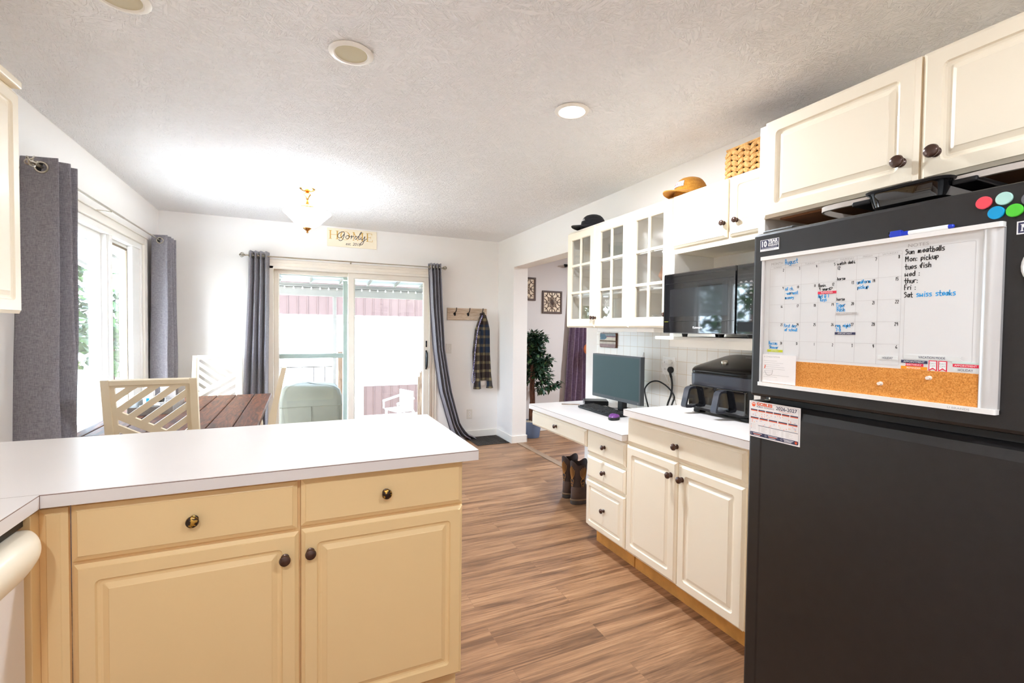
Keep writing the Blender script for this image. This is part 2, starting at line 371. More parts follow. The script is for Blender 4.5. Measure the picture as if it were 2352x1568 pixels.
class MB:
    def __init__(s, mat=None):
        s.v = []; s.f = []; s.mi = []; s.sm = []; s.flatnow = False; s.cur = 0; s.mats = []; s.X = Matrix.Identity(4)
        if mat: s.use(mat)
    def use(s, m):
        if isinstance(m, str): m = M[m]
        if m not in s.mats: s.mats.append(m)
        s.cur = s.mats.index(m); return s
    def add(s, V, F):
        o = len(s.v); s.v += [s.X @ Vector(p) for p in V]; s.f += [[o + i for i in f] for f in F]; s.mi += [s.cur] * len(F); s.sm += [not s.flatnow] * len(F); return s
    def box(s, x0, x1, y0, y1, z0, z1, bv=0):
        if x1 < x0: x0, x1 = x1, x0
        if y1 < y0: y0, y1 = y1, y0
        if z1 < z0: z0, z1 = z1, z0
        if not bv:
            V = [(x, y, z) for z in (z0, z1) for y in (y0, y1) for x in (x0, x1)]
            return s.flatadd(V, [(0, 2, 3, 1), (4, 5, 7, 6), (0, 1, 5, 4), (2, 6, 7, 3), (0, 4, 6, 2), (1, 3, 7, 5)])
        bv = min(bv, (x1 - x0) * .49, (y1 - y0) * .49, (z1 - z0) * .49)
        bm = bmesh.new(); bmesh.ops.create_cube(bm, size=1)
        for v in bm.verts: v.co = Vector(((x0 + x1) / 2 + v.co.x * (x1 - x0), (y0 + y1) / 2 + v.co.y * (y1 - y0), (z0 + z1) / 2 + v.co.z * (z1 - z0)))
        bmesh.ops.bevel(bm, geom=bm.edges[:], offset=bv, segments=2, profile=.5, affect='EDGES')
        s.bm(bm); return s
    def flatadd(s, V, F):
        s.flatnow = True; s.add(V, F); s.flatnow = False; return s
    def bm(s, bm):
        bm.verts.index_update()
        s.flatadd([v.co.copy() for v in bm.verts], [[v.index for v in f.verts] for f in bm.faces]); bm.free(); return s
    def loft(s, rings, closed=True, cap0=True, cap1=True):
        n = len(rings[0]); V = [p for r in rings for p in r]; F = []
        for i in range(len(rings) - 1):
            for j in range(n if closed else n - 1):
                k = (j + 1) % n; F.append((i * n + j, i * n + k, (i + 1) * n + k, (i + 1) * n + j))
        if closed and cap0: F.append(tuple(range(n - 1, -1, -1)))
        if closed and cap1: F.append(tuple((len(rings) - 1) * n + j for j in range(n)))
        return s.add(V, F)
    def lathe(s, prof, c=(0, 0, 0), axis='Z', n=24, sx=1, sy=1):
        R = []
        for r, h in prof:
            ring = []
            for k in range(n):
                a = 2 * pi * k / n; x, y = r * cos(a) * sx, r * sin(a) * sy
                p = {'Z': (x, y, h), 'Y': (x, h, -y), 'X': (h, x, y)}[axis]
                ring.append((p[0] + c[0], p[1] + c[1], p[2] + c[2]))
            R.append(ring)
        return s.loft(R)
    def tube(s, pts, r, n=8, smooth=0, cap=True):
        P = catmull(pts, smooth) if smooth else [Vector(p) for p in pts]
        rr = r if callable(r) else (lambda t: r)
        R = []; up = None; N = len(P)
        for i, p in enumerate(P):
            d = (P[min(i + 1, N - 1)] - P[max(i - 1, 0)])
            if d.length < 1e-9: d = Vector((0, 0, 1))
            d.normalize()
            if up is None: up = Vector((0, 0, 1)) if abs(d.z) < .9 else Vector((1, 0, 0))
            a = d.cross(up)
            if a.length < 1e-6: a = d.orthogonal()
            a.normalize(); b = a.cross(d).normalized(); up = b
            q = rr(i / max(1, N - 1))
            R.append([p + a * (q * cos(2 * pi * k / n)) + b * (q * sin(2 * pi * k / n)) for k in range(n)])
        return s.loft(R, True, cap, cap)
    def prism(s, P, d0, d1, plane='XZ'):
        # polygon in a plane, pushed from d0 to d1 along the third axis
        def mk(p, d): return {'XZ': (p[0], d, p[1]), 'XY': (p[0], p[1], d), 'YZ': (d, p[0], p[1])}[plane]
        n = len(P); V = [mk(p, d0) for p in P] + [mk(p, d1) for p in P]
        F = [tuple(range(n)), tuple(range(2 * n - 1, n - 1, -1))] + [(i, (i + 1) % n, n + (i + 1) % n, n + i) for i in range(n)]
        return s.flatadd(V, F) if n < 12 else s.add(V, F)
    def flat(s, P, y):
        # flat polygon facing -Y (print, ink)
        return s.add([(p[0], y, p[1]) for p in P], [tuple(range(len(P)))])
    def rect(s, x0, x1, z0, z1, y): return s.flat([(x0, z0), (x1, z0), (x1, z1), (x0, z1)], y)
    def ribbon(s, P, w, y, smooth=0):
        P = [Vector((p[0], p[1], 0)) for p in P]
        if smooth and len(P) > 2: P = catmull(P, smooth)
        Q = [P[0]]
        for p in P[1:]:
            if (p - Q[-1]).length > 1e-5: Q.append(p)
        if len(Q) == 1: Q.append(Q[0] + Vector((w * .5, 0, 0)))
        V = []; n = len(Q); hw = w / 2
        for i, p in enumerate(Q):
            d = (Q[min(i + 1, n - 1)] - Q[max(i - 1, 0)]).normalized(); q = Vector((-d.y, d.x, 0)) * hw
            e = d * hw * .6 if i == n - 1 else (-d * hw * .6 if i == 0 else Vector((0, 0, 0)))
            V += [(p + e + q), (p + e - q)]
        return s.add([(v.x, y, v.y) for v in V], [(2 * i, 2 * i + 1, 2 * i + 3, 2 * i + 2) for i in range(n - 1)])
    def ringpanel(s, x0, x1, z0, z1, y, thick, rings, hole=False, n=4):
        R = [[(px, y + d, pz) for px, pz in rrect(x0 + i, x1 - i, z0 + i, z1 - i, r, n)] for i, d, r in [(0, thick, .0006)] + rings]
        s.flatnow = True
        if hole: R.append(R[0]); s.loft(R, True, False, False)
        else: s.loft(R, True, True, True)
        s.flatnow = False; return s
    def build(s, name, parent=None, smooth=35, kind=None, world=False):
        me = bpy.data.meshes.new(name)
        V = s.v
        if world and parent is not None:
            inv = parent.matrix_basis.inverted(); V = [inv @ p for p in V]
        me.from_pydata([tuple(p) for p in V], [], s.f); 
        for m in s.mats: me.materials.append(m)
        me.polygons.foreach_set('material_index', s.mi)
        me.polygons.foreach_set('use_smooth', s.sm)
        bm = bmesh.new(); bm.from_mesh(me); bmesh.ops.remove_doubles(bm, verts=bm.verts, dist=1e-6); bmesh.ops.recalc_face_normals(bm, faces=bm.faces); bm.to_mesh(me); bm.free()
        fl = [p.use_smooth for p in me.polygons]
        if smooth < 180: me.set_sharp_from_angle(angle=radians(smooth))
        me.polygons.foreach_set('use_smooth', fl)
        me.update()
        o = bpy.data.objects.new(name, me); COL.objects.link(o)
        if parent is not None: o.parent = parent
        if kind: o['kind'] = kind
        return o
def mb(m=None): return MB(m)
def thing(name, label, cat, loc=(0, 0, 0), rz=0, group=None, kind=None):
    o = bpy.data.objects.new(name, None); COL.objects.link(o); o.empty_display_size = .05
    o.matrix_basis = Matrix.Translation(loc) @ Matrix.Rotation(radians(rz), 4, 'Z')
    o['label'] = label; o['category'] = cat
    if group: o['group'] = group
    if kind: o['kind'] = kind
    return o
def tag(o, label, cat, group=None, kind=None):
    o['label'] = label; o['category'] = cat
    if group: o['group'] = group
    if kind: o['kind'] = kind
    return o
def struct(o): o['kind'] = 'structure'; return o
def place(o, loc, rz=0):
    o.matrix_basis = Matrix.Translation(loc) @ Matrix.Rotation(radians(rz), 4, 'Z'); return o
def copy_tree(o, parent=None):
    c = o.copy(); COL.objects.link(c)
    if parent is not None: c.parent = parent
    for ch in list(o.children): copy_tree(ch, c)
    return c

# lettering from the built-in font, as flat polygons in (x, z)
def text_geo(txt, size, x=0, z=0, align='LEFT', sx=1.0, off=0.0, shear=0.0):
    cu = bpy.data.curves.new('t', 'FONT'); cu.body = txt; cu.size = size; cu.align_x = align; cu.resolution_u = 3; cu.offset = off; cu.shear = shear
    ob = bpy.data.objects.new('t', cu); COL.objects.link(ob)
    dg = bpy.context.evaluated_depsgraph_get(); me = bpy.data.meshes.new_from_object(ob.evaluated_get(dg))
    V = [(x + v.co.x * sx, z + v.co.y) for v in me.vertices]; F = [tuple(p.vertices) for p in me.polygons]
    bpy.data.objects.remove(ob); bpy.data.curves.remove(cu); bpy.data.meshes.remove(me)
    return V, F
def put_text(b, txt, size, x, z, y, **kw):
    V, F = text_geo(txt, size, x, z, **kw); b.add([(p[0], y, p[1]) for p in V], F)
# hand lettering: one-stroke glyphs on a 0-9 grid (baseline 2, x-height 6, cap 9), strokes parted by spaces
G = {'a': ('56 36 24 23 32 43 56 52', 5), 'b': ('29 22 24 46 54 53 42 22', 5), 'c': ('55 36 24 32 52', 5), 'd': ('55 36 24 23 32 53 59 52', 5), 'e': ('24 54 55 46 25 23 32 53', 5),
     'f': ('58 49 37 32 16 56', 5), 'g': ('55 36 24 32 54 56 50 30 20', 5), 'h': ('29 22 25 46 55 52', 5), 'i': ('26 22,28 28', 2.6), 'k': ('29 22,55 24 52', 5), 'l': ('29 22', 2.4),
     'm': ('26 22 25 36 42 45 56 65 62', 7), 'n': ('26 22 25 46 55 52', 5), 'o': ('46 25 23 42 54 46', 5), 'p': ('26 20 25 46 55 43 23', 5), 'r': ('26 22 25 46 56', 4.6), 's': ('56 36 25 44 53 42 22', 5),
     't': ('39 33 42 52,16 56', 4.6), 'u': ('26 23 32 52 56 52', 5), 'v': ('26 42 56', 5), 'w': ('26 22 44 62 66', 7), 'y': ('26 34 54,56 52 30', 5),
     'A': ('22 29 49 52,25 55', 5), 'B': ('22 29 49 57 26 55 43 22', 5), 'F': ('22 29 59,26 46', 5), 'M': ('22 29 45 69 62', 7), 'R': ('22 29 49 57 26 52', 5), 'S': ('58 39 27 46 54 32 22', 5), 'T': ('19 59,39 32', 5),
     '0': ('39 26 32 56 39', 5), '1': ('29 22', 3), '2': ('28 49 57 22 52', 5), '3': ('29 59 36 54 42 22', 5), '4': ('29 25 55,49 42', 5), '5': ('59 29 26 46 54 42 22', 5), '6': ('49 25 23 42 54 25', 5),
     '7': ('19 59 32', 5), '8': ('57 39 27 54 42 23 57', 5), '9': ('55 36 28 49 57 52', 5), ':': ('25 25,22 22', 3), '.': ('22 22', 3), '-': ('25 55', 5), '!': ('29 24,22 22', 3), '@': ('55 35 33 53 57 39 17 13 31 51', 6),
     '~': ('22 06 18 37 68 86 22', 8)}
WR = [.84]
def write(b, txt, x, z, h, w, y, jit=.0, slope=0.0):
    # h is the cap height; returns the end x
    k = h / 7.0; rnd = random.Random(hash(txt) % 999 if False else len(txt) * 31 + int(x * 1e4))
    cx = x
    for ch in txt:
        if ch == ' ': cx += 3.4 * k; continue
        st, adv = G.get(ch, ('22 52', 5)); dz = rnd.uniform(-jit, jit) * k + (cx - x) * slope
        for part in st.split(','):
            P = [(cx + (int(q[0]) - 2) * k * .76, z + (int(q[1]) - 2) * k + dz) for q in part.split()]
            b.ribbon(P, w, y, 4)
        cx += (adv - .6) * k * WR[0]
    return cx

# ------------------------------------------------------------------ joinery
DOOR_RINGS = [(0, .010, .0006), (.010, .0022, .0006), (.0115, 0, .0006), (.046, 0, .014), (.0495, .0055, .012), (.055, .0078, .010), (.061, .0080, .004), (.0745, .0022, .0006), (.0765, .0006, .0006)]
DRAW_RINGS = [(0, .010, .0006), (.013, .0026, .0006), (.0145, 0, .0006)]
def small_rings(k): return [(i * k, d, r * k) for i, d, r in DOOR_RINGS]
def raised_front(kind, name, par, x0, x1, z0, z1, y, mat, rings):
    return mb(mat).ringpanel(x0, x1, z0, z1, y, .019, rings).build(name, par)
def knob(par, x, z, y, mat='knob', s=1.0):
    prof = [(.0, .0), (.0125, 0), (.0125, -.003), (.0075, -.006), (.0065, -.013), (.0085, -.016), (.0155, -.019), (.0168, -.023), (.015, -.028), (.009, -.0315), (.0, -.0325)]
    return mb(mat).lathe([(r * s, h * s) for r, h in prof], (x, y, z), 'Y', 20).build('knob', par)
def grid_door(par, x0, x1, z0, z1, y, px0, px1, pz0, pz1, mat, cols=2, rows=3):
    b = mb(mat); i = px0 - x0
    b.ringpanel(x0, x1, z0, z1, y, .019, [(0, .010, .0006), (.008, .0022, .0006), (.0095, 0, .0006), (i - .006, 0, .0006), (i, .005, .0006), (i, .019, .0006)], hole=True)
    for c in range(1, cols):
        xx = px0 + (px1 - px0) * c / cols; b.box(xx - .0095, xx + .0095, y + .002, y + .015, z0 + i - .002, z1 - i + .002, .003)
    for r in range(1, rows):
        zz = pz0 + (pz1 - pz0) * r / rows; b.box(x0 + i - .002, x1 - i + .002, y + .0025, y + .0145, zz - .0095, zz + .0095, .003)
    d = b.build('door', par)
    mb('cabglass').box(x0 + i - .004, x1 - i + .004, y + .0145, y + .0175, z0 + i - .004, z1 - i + .004).build('glass_pane', d)
    return d

# ================================================================== the setting
XL, XR, YB, YF, H = -1.226, 2.28, 5.47, -1.9, 2.44
struct(mb('floor').box(-1.4, 5.75, YF - .15, 5.66, -.08, 0).build('floor'))
struct(mb('ceiling').box(-1.4, 5.75, YF - .15, 5.66, H, H + .08).build('ceiling'))
def wall_x(name, x0, x1, y0, y1, holes, mat='wall', z1=H):
    # wall in the YZ plane with rectangular holes (y0, y1, z0, z1)
    b = mb(mat); y = y0
    for a, c, d, e in sorted(holes):
        if a > y: b.box(x0, x1, y, a, 0, z1)
        if d > 0: b.box(x0, x1, a, c, 0, d)
        if e < z1: b.box(x0, x1, a, c, e, z1)
        y = c
    if y < y1: b.box(x0, x1, y, y1, 0, z1)
    return struct(b.build(name))
def wall_y(name, y0, y1, x0, x1, holes, mat='wall', z1=H):
    b = mb(mat); x = x0
    for a, c, d, e in sorted(holes):
        if a > x: b.box(x, a, y0, y1, 0, z1)
        if d > 0: b.box(a, c, y0, y1, 0, d)
        if e < z1: b.box(a, c, y0, y1, e, z1)
        x = c
    if x < x1: b.box(x, x1, y0, y1, 0, z1)
    return struct(b.build(name))
wall_x('wall_left', XL - .15, XL, YF, YB, [(3.55, 4.95, .62, 2.03)])
wall_y('wall_back', YB, YB + .15, XL - .15, 2.46, [(-.31, 1.40, 0, 1.975)])
wall_x('wall_right', XR, 2.46, YF, YB, [(3.46, 5.0, 0, 2.074)])
wall_y('wall_front', YF - .15, YF, XL - .15, 5.75, [])
wall_y('wall_hall_back', 5.49, 5.64, 2.46, 5.6, [(3.66, 4.94, .68, 1.98)], 'hallwall')
wall_x('wall_hall_right', 5.6, 5.75, YF, 5.64, [], 'hallwall')
struct(mb('tile').box(2.272, 2.2795, 1.27, 3.29, .74, 1.40).build('wall_backsplash'))
def baseboard(name, P):
    # P: (x, y) run; profile height .09 with an eased top
    b = mb('trim')
    for (xa, ya, xb, yb) in P: b.box(xa, xb, ya, yb, 0, .088, .004)
    return struct(b.build(name))
baseboard('baseboard_back', [(1.49, YB - .013, XR, YB - .0005)])
baseboard('baseboard_right', [(XR - .013, 4.987, XR - .0005, YB - .014), (XR - .0005, 4.987, 2.474, 4.9995), (2.4605, 4.987, 2.474, 5.48)])
baseboard('baseboard_hall', [(2.475, 5.477, 5.59, 5.4895)])
baseboard('baseboard_left', [(XL + .0005, 2.33, XL + .013, YB - .002)])
struct(mb(plain('threshold_bronze', rgb(150, 124, 100), .45)).box(2.335, 2.405, 3.47, 4.98, .0005, .007, .003).build('trim_1'))

# ---- sliding patio door
d1 = thing('door_1', 'white sliding glass patio door with black pull handle', 'door', (0, 0, 0), kind='structure')
d1['kind'] = 'structure'
b = mb('doorvinyl')
b.box(-.31, -.25, 5.43, 5.61, .0, 1.975, .004); b.box(1.385, 1.40, 5.43, 5.61, 0, 1.975, .004); b.box(-.31, 1.40, 5.43, 5.61, 1.945, 1.975, .004); b.box(-.31, 1.40, 5.43, 5.61, .001, .03, .003)
b.build('door_frame', d1)
def sash_x(name, par, x0, x1, z0, z1, y, t, sw, rw, mat, glassm='glass', head=None):
    bb = mb(mat).ringpanel(x0, x1, z0, z1, y, t, [(0, .004, .0006), (.004, 0, .0006), (sw - .008, 0, .0006), (sw, .008, .0006), (sw, t, .0006)], hole=True)
    o = bb.build(name, par); mb(glassm).box(x0 + sw - .004, x1 - sw + .004, y + t * .45, y + t * .45 + .006, z0 + sw - .004, z1 - sw + .004).build('glass_pane', o); return o
slid = sash_x('sliding_panel', d1, .483, 1.385, .03, 1.95, 5.45, .04, .065, .06, 'doorvinyl')
fixp = sash_x('fixed_panel', d1, -.25, .56, .03, 1.955, 5.50, .04, .05, .05, 'doorvinyl')
b = mb('screen').box(-.255, -.204, 5.565, 5.59, .03, 1.94, .003).box(.44, .485, 5.565, 5.59, .03, 1.94, .003).box(-.204, .44, 5.565, 5.59, 1.005, 1.055, .004).box(-.204, .44, 5.562, 5.592, 1.022, 1.036, .003).box(-.204, .44, 5.565, 5.59, 1.90, 1.94, .003).box(-.204, .44, 5.565, 5.59, .03, .09, .003)
b.build('screen_door_frame', d1)
b = mb('black').tube([(1.357, 5.452, .875), (1.357, 5.415, .90), (1.357, 5.405, .97), (1.357, 5.415, 1.05), (1.357, 5.452, 1.075)], .011, 10, 6); b.box(1.347, 1.367, 5.442, 5.452, .862, 1.088, .004); b.build('handle', slid)
mb('black').box(1.349, 1.365, 5.44, 5.452, 1.125, 1.20, .004).box(1.354, 1.360, 5.43, 5.442, 1.15, 1.175, .002).build('latch', slid)
mb('black').tube([(-.232, 5.563, .86), (-.232, 5.545, .90), (-.232, 5.55, 1.0), (-.232, 5.563, 1.06)], .009, 8, 6).build('screen_handle', d1)
b = mb(plain('casing_almond', rgb(232, 222, 208), .45, var=.02))
b.box(-.36, 1.49, 5.452, 5.47, 1.975, 2.045, .004); b.box(-.36, 1.49, 5.447, 5.47, 2.012, 2.02, .002); b.box(-.36, 1.49, 5.44, 5.47, 1.968, 1.982, .003)
for xa in (1.40, 1.43, 1.46): b.box(xa, xa + .026, 5.455 - (1.46 - xa) * .1, 5.47, 0, 1.975, .005)
b.box(-.36, -.31, 5.452, 5.47, 0, 1.975, .005)
struct(b.build('trim_2'))

# ---- window over the table, seen at a slant
w1 = thing('window_1', 'white framed window beside the dining table', 'window', kind='structure')
def slab(mat, *B):
    q = mb(mat)
    for t in B: q.box(*t, .003)
    return q
slab('vinyl', (XL - .15, XL, 3.55, 3.585, .62, 2.03), (XL - .15, XL, 4.915, 4.95, .62, 2.03), (XL - .15, XL, 3.585, 4.915, 1.985, 2.03), (XL - .15, XL, 3.585, 4.915, .62, .66),
     (XL - .12, XL - .02, 4.20, 4.30, .66, 1.985), (XL - .09, XL - .005, 4.225, 4.275, .66, 1.985), (XL - .10, XL - .012, 4.74, 4.915, .66, 1.985)).build('window_frame', w1)
def sash_y(name, par, y0, y1, z0, z1, x, t, sw, mat):
    q = mb(mat); q.X = Matrix.Translation((x, y0, 0)) @ Matrix.Rotation(radians(90), 4, 'Z')
    # local x -> +Y, local -y -> +X (room side)
    q.ringpanel(0, y1 - y0, z0, z1, 0, t, [(0, .003, .0006), (.003, 0, .0006), (sw - .008, 0, .0006), (sw, .008, .0006), (sw, t, .0006)], hole=True)
    o = q.build(name, par)
    mb('glass').box(x - t * .5 - .003, x - t * .5 + .003, y0 + sw - .004, y1 - sw + .004, z0 + sw - .004, z1 - sw + .004).build('glass_pane', o); return o
sash_y('sash', w1, 3.585, 4.22, .66, 1.985, XL - .05, .04, .055, 'vinyl')
sash_y('sash', w1, 4.28, 4.745, .66, 1.985, XL - .05, .04, .03, 'vinyl')
mb(plain('screen_edge_brown', rgb(120, 104, 84), .6)).box(XL - .047, XL - .038, 4.70, 4.716, .69, 1.955).box(XL - .047, XL - .038, 4.31, 4.70, 1.94, 1.956).build('screen_edge', w1)
b = slab('trim', (XL + .0005, XL + .018, 3.47, 3.55, .56, 2.10), (XL + .0005, XL + .018, 4.95, 5.03, .56, 2.10), (XL + .0005, XL + .018, 3.55, 4.95, 2.03, 2.10), (XL + .0005, XL + .024, 3.46, 5.04, 2.088, 2.10), (XL + .0005, XL + .04, 3.46, 5.04, .575, .62))
struct(b.build('trim_3'))
w3 = thing('window_2', 'window beside the purple curtain in the next room', 'window', kind='structure')
slab('vinyl', (3.66, 3.70, 5.49, 5.64, .68, 1.98), (4.90, 4.94, 5.49, 5.64, .68, 1.98), (3.70, 4.90, 5.49, 5.64, 1.94, 1.98), (3.70, 4.90, 5.49, 5.64, .68, .72), (4.28, 4.32, 5.52, 5.60, .72, 1.94)).build('window_frame', w3)
mb('glass').box(3.70, 4.90, 5.56, 5.566, .72, 1.94).build('glass_pane', w3)

# ================================================================== ceiling lights
def recessed(x, y, on, label, r=.082):
    t = thing('recessed_light', label, 'ceiling light', (x, y, H), group='round recessed ceiling lights')
    mb('trim').lathe([(r, -.001), (r + .004, -.006), (r - .006, -.012), (r - .016, -.013), (r - .021, -.008), (r - .022, -.001)], n=40).build('trim_ring', t)
    # domed lens closing the can
    mb('led' if on else 'baffle').lathe([(r - .020, -.0015), (r - .0205, -.008), (.03, -.0095), (0.0005, -.010)], n=40).build('lens', t)
    if on:
        l = lamp('recessed_bulb', 'AREA', (x, y, H - .02), on, (.90, .97, 1.06), (0, 0, 0), shape='DISK', size=.13); l.data.spread = radians(180); l.parent = None
    return t
recessed(1.232, 2.030, 22, 'lit recessed ceiling light glowing white, above the kitchen walkway')
recessed(.186, 1.990, 0, 'unlit recessed ceiling light with beige lens, fully in view above the peninsula')
recessed(-.545, 1.985, 0, 'unlit beige recessed ceiling light cut off by the top edge of the photo')
recessed(4.2, 3.9, 45, 'added recessed ceiling light brightening the next room, out of sight past the opening')  # unseen light, added to lift the dark next room
# the same kitchen's other lights, behind the camera
recessed(.95, -.35, 10, 'lit recessed ceiling light behind the viewpoint, nearer the fridge')
recessed(-.35, -.55, 14, 'lit recessed ceiling light behind the viewpoint, nearer the sink')

t = thing('ceiling_lamp', 'brass semi-flush ceiling lamp with lit white glass bowl above the dining table', 'lamp', (.053, 4.06, H))
mb('brass').lathe([(0, 0), (.058, 0), (.060, -.008), (.054, -.016), (.036, -.024), (.016, -.030)], n=32).lathe([(.010, -.03), (.026, -.045), (.030, -.05), (.012, -.075), (.008, -.095), (.016, -.11), (.030, -.128), (.034, -.134)], n=24).build('canopy', t)
mb('brass').lathe([(.034, -.13), (.044, -.142), (.046, -.158), (.040, -.176), (.03, -.184)], n=28).tube([(0, 0, -.18), (0, 0, -.315)], .006).build('stem', t)
mb('shade').lathe([(.172, -.186), (.176, -.190), (.175, -.197), (.150, -.220), (.118, -.252), (.085, -.288), (.050, -.308), (.012, -.313), (.012, -.310), (.049, -.304), (.083, -.284), (.116, -.248), (.148, -.216), (.171, -.192)], n=48).build('shade', t)
mb('brass').lathe([(.032, -.309), (.034, -.313), (.026, -.322), (.012, -.334), (.006, -.338), (.009, -.343), (.008, -.350), (.001, -.353)], n=24).build('finial', t)
lamp('ceiling_lamp_bulb', 'POINT', (.053, 4.06, H - .17), 112, (.83, .97, 1.14), shadow_soft_size=.05)

# ================================================================== peninsula
def base_unit(name, label, loc, rz, w, depth, body_z, parts, mat, group=None, toe=None, knob_s=1.0, bx0=0.0):
    t = thing(name, label, 'cabinet', loc, rz, group)
    mb(mat).box(bx0, w, .021, depth, body_z[0], body_z[1], .0015).build('body', t)
    if toe: mb(toe[0]).box(0.004, w - .004, toe[1], toe[1] + .018, .0, body_z[0], .001).build('toe_kick', t)
    for kind, x0, x1, z0, z1, kx, kz, km, rings in parts:
        o = raised_front(kind, kind, t, x0, x1, z0, z1, 0, mat, rings)
        if kx is not None: knob(o, kx, kz, 0, km, knob_s)
    return t
PY = 1.60
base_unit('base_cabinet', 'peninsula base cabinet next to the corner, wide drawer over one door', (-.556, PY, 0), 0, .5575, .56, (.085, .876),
          [('drawer', 0, .548, .712, .861, .275, .787, 'knob_worn', DRAW_RINGS), ('door', 0.003, .552, .088, .702, .513, .628, 'knob', DOOR_RINGS)], 'cream_warmlit', toe=('cream_warmlit', .07), bx0=-.0055)
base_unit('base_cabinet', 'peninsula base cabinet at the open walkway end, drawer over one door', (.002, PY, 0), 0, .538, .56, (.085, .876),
          [('drawer', .0, .533, .717, .865, .262, .793, 'knob_worn', DRAW_RINGS), ('door', .001, .535, .088, .707, .028, .634, 'knob', DOOR_RINGS)], 'cream_warmlit', toe=('cream_warmlit', .07))
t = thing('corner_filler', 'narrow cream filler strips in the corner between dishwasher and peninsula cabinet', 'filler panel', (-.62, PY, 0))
mb('cream_warmlit').ringpanel(.0, .058, .0, .862, 0, .019, [(0, .006, .0006), (.014, .002, .0006), (.016, 0, .0006)]).build('filler_strip', t)
mb('cream_warmlit').box(-.03, -.0006, -.035, .018, .0, .862, .002).build('return_strip', t)
# counter top, one continuous L
t = thing('countertop', 'white laminate L-shaped countertop of the peninsula in the foreground', 'countertop', (0, 0, 0))
Lp = [(-1.2255, -.6), (-.603, -.6), (-.603, 1.566), (.583, 1.566), (.583, 2.317), (-1.2255, 2.317)]
mb('laminate').prism(Lp, .878, .9105, 'XY').build('edge_band', t)
def inset(P, d):
    (a, b_), (c, _), (_, e), (f, _), (_, g), _ = P; return [(a, b_), (c - d, b_), (c - d, e + d), (f - d, e + d), (f - d, g - d), (a, g - d)]
mb('seam').prism(inset(Lp, -.0002), .9105, .9122, 'XY').build('seam_line', t)
mb('laminate').prism(Lp, .9122, .914, 'XY').build('top_sheet', t)
mb('seam').box(-1.2255, -.603, 1.5655, 1.5665, .91401, .91412).box(-.6040, -.6025, 1.5640, 1.5655, .878, .912).build('joint_line', t)

# dishwasher in the left run, seen at a slant
t = thing('dishwasher', 'white dishwasher with bulging cream handle at the bottom left corner', 'dishwasher', (-.63, .96, 0), 90)
# local x -> +Y, local -y -> +X
mb('dish_white').box(0, .595, .03, .56, .09, .868, .003).build('tub', t)
mb('dish_white').ringpanel(.002, .593, .10, .735, -.004, .034, [(0, .01, .001), (.01, 0, .004)]).build('door', t)
b = mb('cream'); N = 60; rings = []
for i in range(N + 1):
    u = .5 - .5 * cos(pi * i / N); x = .002 + .591 * u; ed = min(u, 1 - u) / .16; ed = min(1, ed); k = sin(ed * pi / 2) ** .6 if ed > 0 else 0
    drop = .03 + .085 * k; zt = .838 - .006 * (1 - k); d = .018 + .042 * k
    rings.append([tuple(p) for p in catmull([(x, .02, zt), (x, -d * .4, zt), (x, -d * .85, zt - .012), (x, -d, zt - .035), (x, -d * .92, zt - .06), (x, -d * .6, zt - drop * .8), (x, -.006, zt - drop - .004), (x, .02, zt - drop)], 4)])
b.loft(rings); b.build('handle_panel', t, smooth=70)
mb('black').box(.002, .593, .0, .03, .842, .866).build('vent_gap', t)

# wall cabinet above the left counter
LC = 'cream'
t = thing('wall_cabinet', 'white raised-panel wall cabinet at the upper left edge', 'cabinet', (-.90, 1.27, 0), 90)
mb(LC).box(0, .975, .0205, .325, 1.385, 2.17, .002).build('body', t)
raised_front('door', 'door', t, .003, .485, 1.383, 2.155, 0, LC, DOOR_RINGS)
raised_front('door', 'door', t, .49, .973, 1.383, 2.155, 0, LC, DOOR_RINGS)
mb(LC).box(0, .98, -.005, .325, 2.172, 2.2, .006).build('crown', t)

# ================================================================== right-hand run
FX = 1.655
def rx(front, yl): return (front, yl, 0)
# base cabinet: one wide drawer over two doors, y 2.10 .. 1.334
base_unit('base_cabinet', 'cream base cabinet beside the fridge, one wide drawer over two doors', rx(FX, 2.100), -90, .83, .60, (.105, .876),
          [('drawer', .006, .766, .724, .859, .386, .79, 'knob', DRAW_RINGS), ('door', .002, .386, .117, .712, .350, .643, 'knob', DOOR_RINGS), ('door', .392, .766, .110, .708, .424, .641, 'knob', DOOR_RINGS)],
          'cream', toe=('raw_wood', .078))
t = thing('drawer_cabinet', 'cream three-drawer desk pedestal, bottom drawer deep with a raised panel', 'cabinet', rx(FX, 2.497), -90)
mb('cream').box(.004, .393, .021, .60, .105, .731, .0015).build('body', t)
mb('raw_wood').box(.02, .392, .078, .096, 0, .105, .001).box(.02, .03, .096, .5, 0, .105).build('toe_kick', t)
for z0, z1, kz, rings in ((.578, .714, .648, DRAW_RINGS), (.424, .560, .494, DRAW_RINGS), (.118, .407, .266, small_rings(.72))):
    o = raised_front('drawer', 'drawer', t, .006, .390, z0, z1, 0, 'cream', rings); knob(o, .198, kz, 0, 'knob', .86)
t = thing('countertop', 'white laminate countertop under the air fryer', 'countertop', (0, 0, 0))
mb('laminate').box(1.628, 2.2715, 1.268, 2.092, .878, .9105).build('edge_band', t)
mb('seam').box(1.6278, 2.2715, 1.268, 2.0922, .9105, .9122).build('seam_line', t)
mb('laminate').box(1.628, 2.2715, 1.268, 2.092, .9122, .914).build('top_sheet', t)
t = thing('desk', 'built-in white desk with one pencil drawer, lower than the counter beside it', 'desk', rx(FX, 3.268), -90)
D = lambda q, x0, x1, y0, y1, z0, z1: q.box(3.268 - y1, 3.268 - y0, x0 - FX, x1 - FX, z0, z1)
D(mb('laminate'), 1.628, 2.2715, 2.1005, 3.262, .732, .7635).build('edge_band', t)
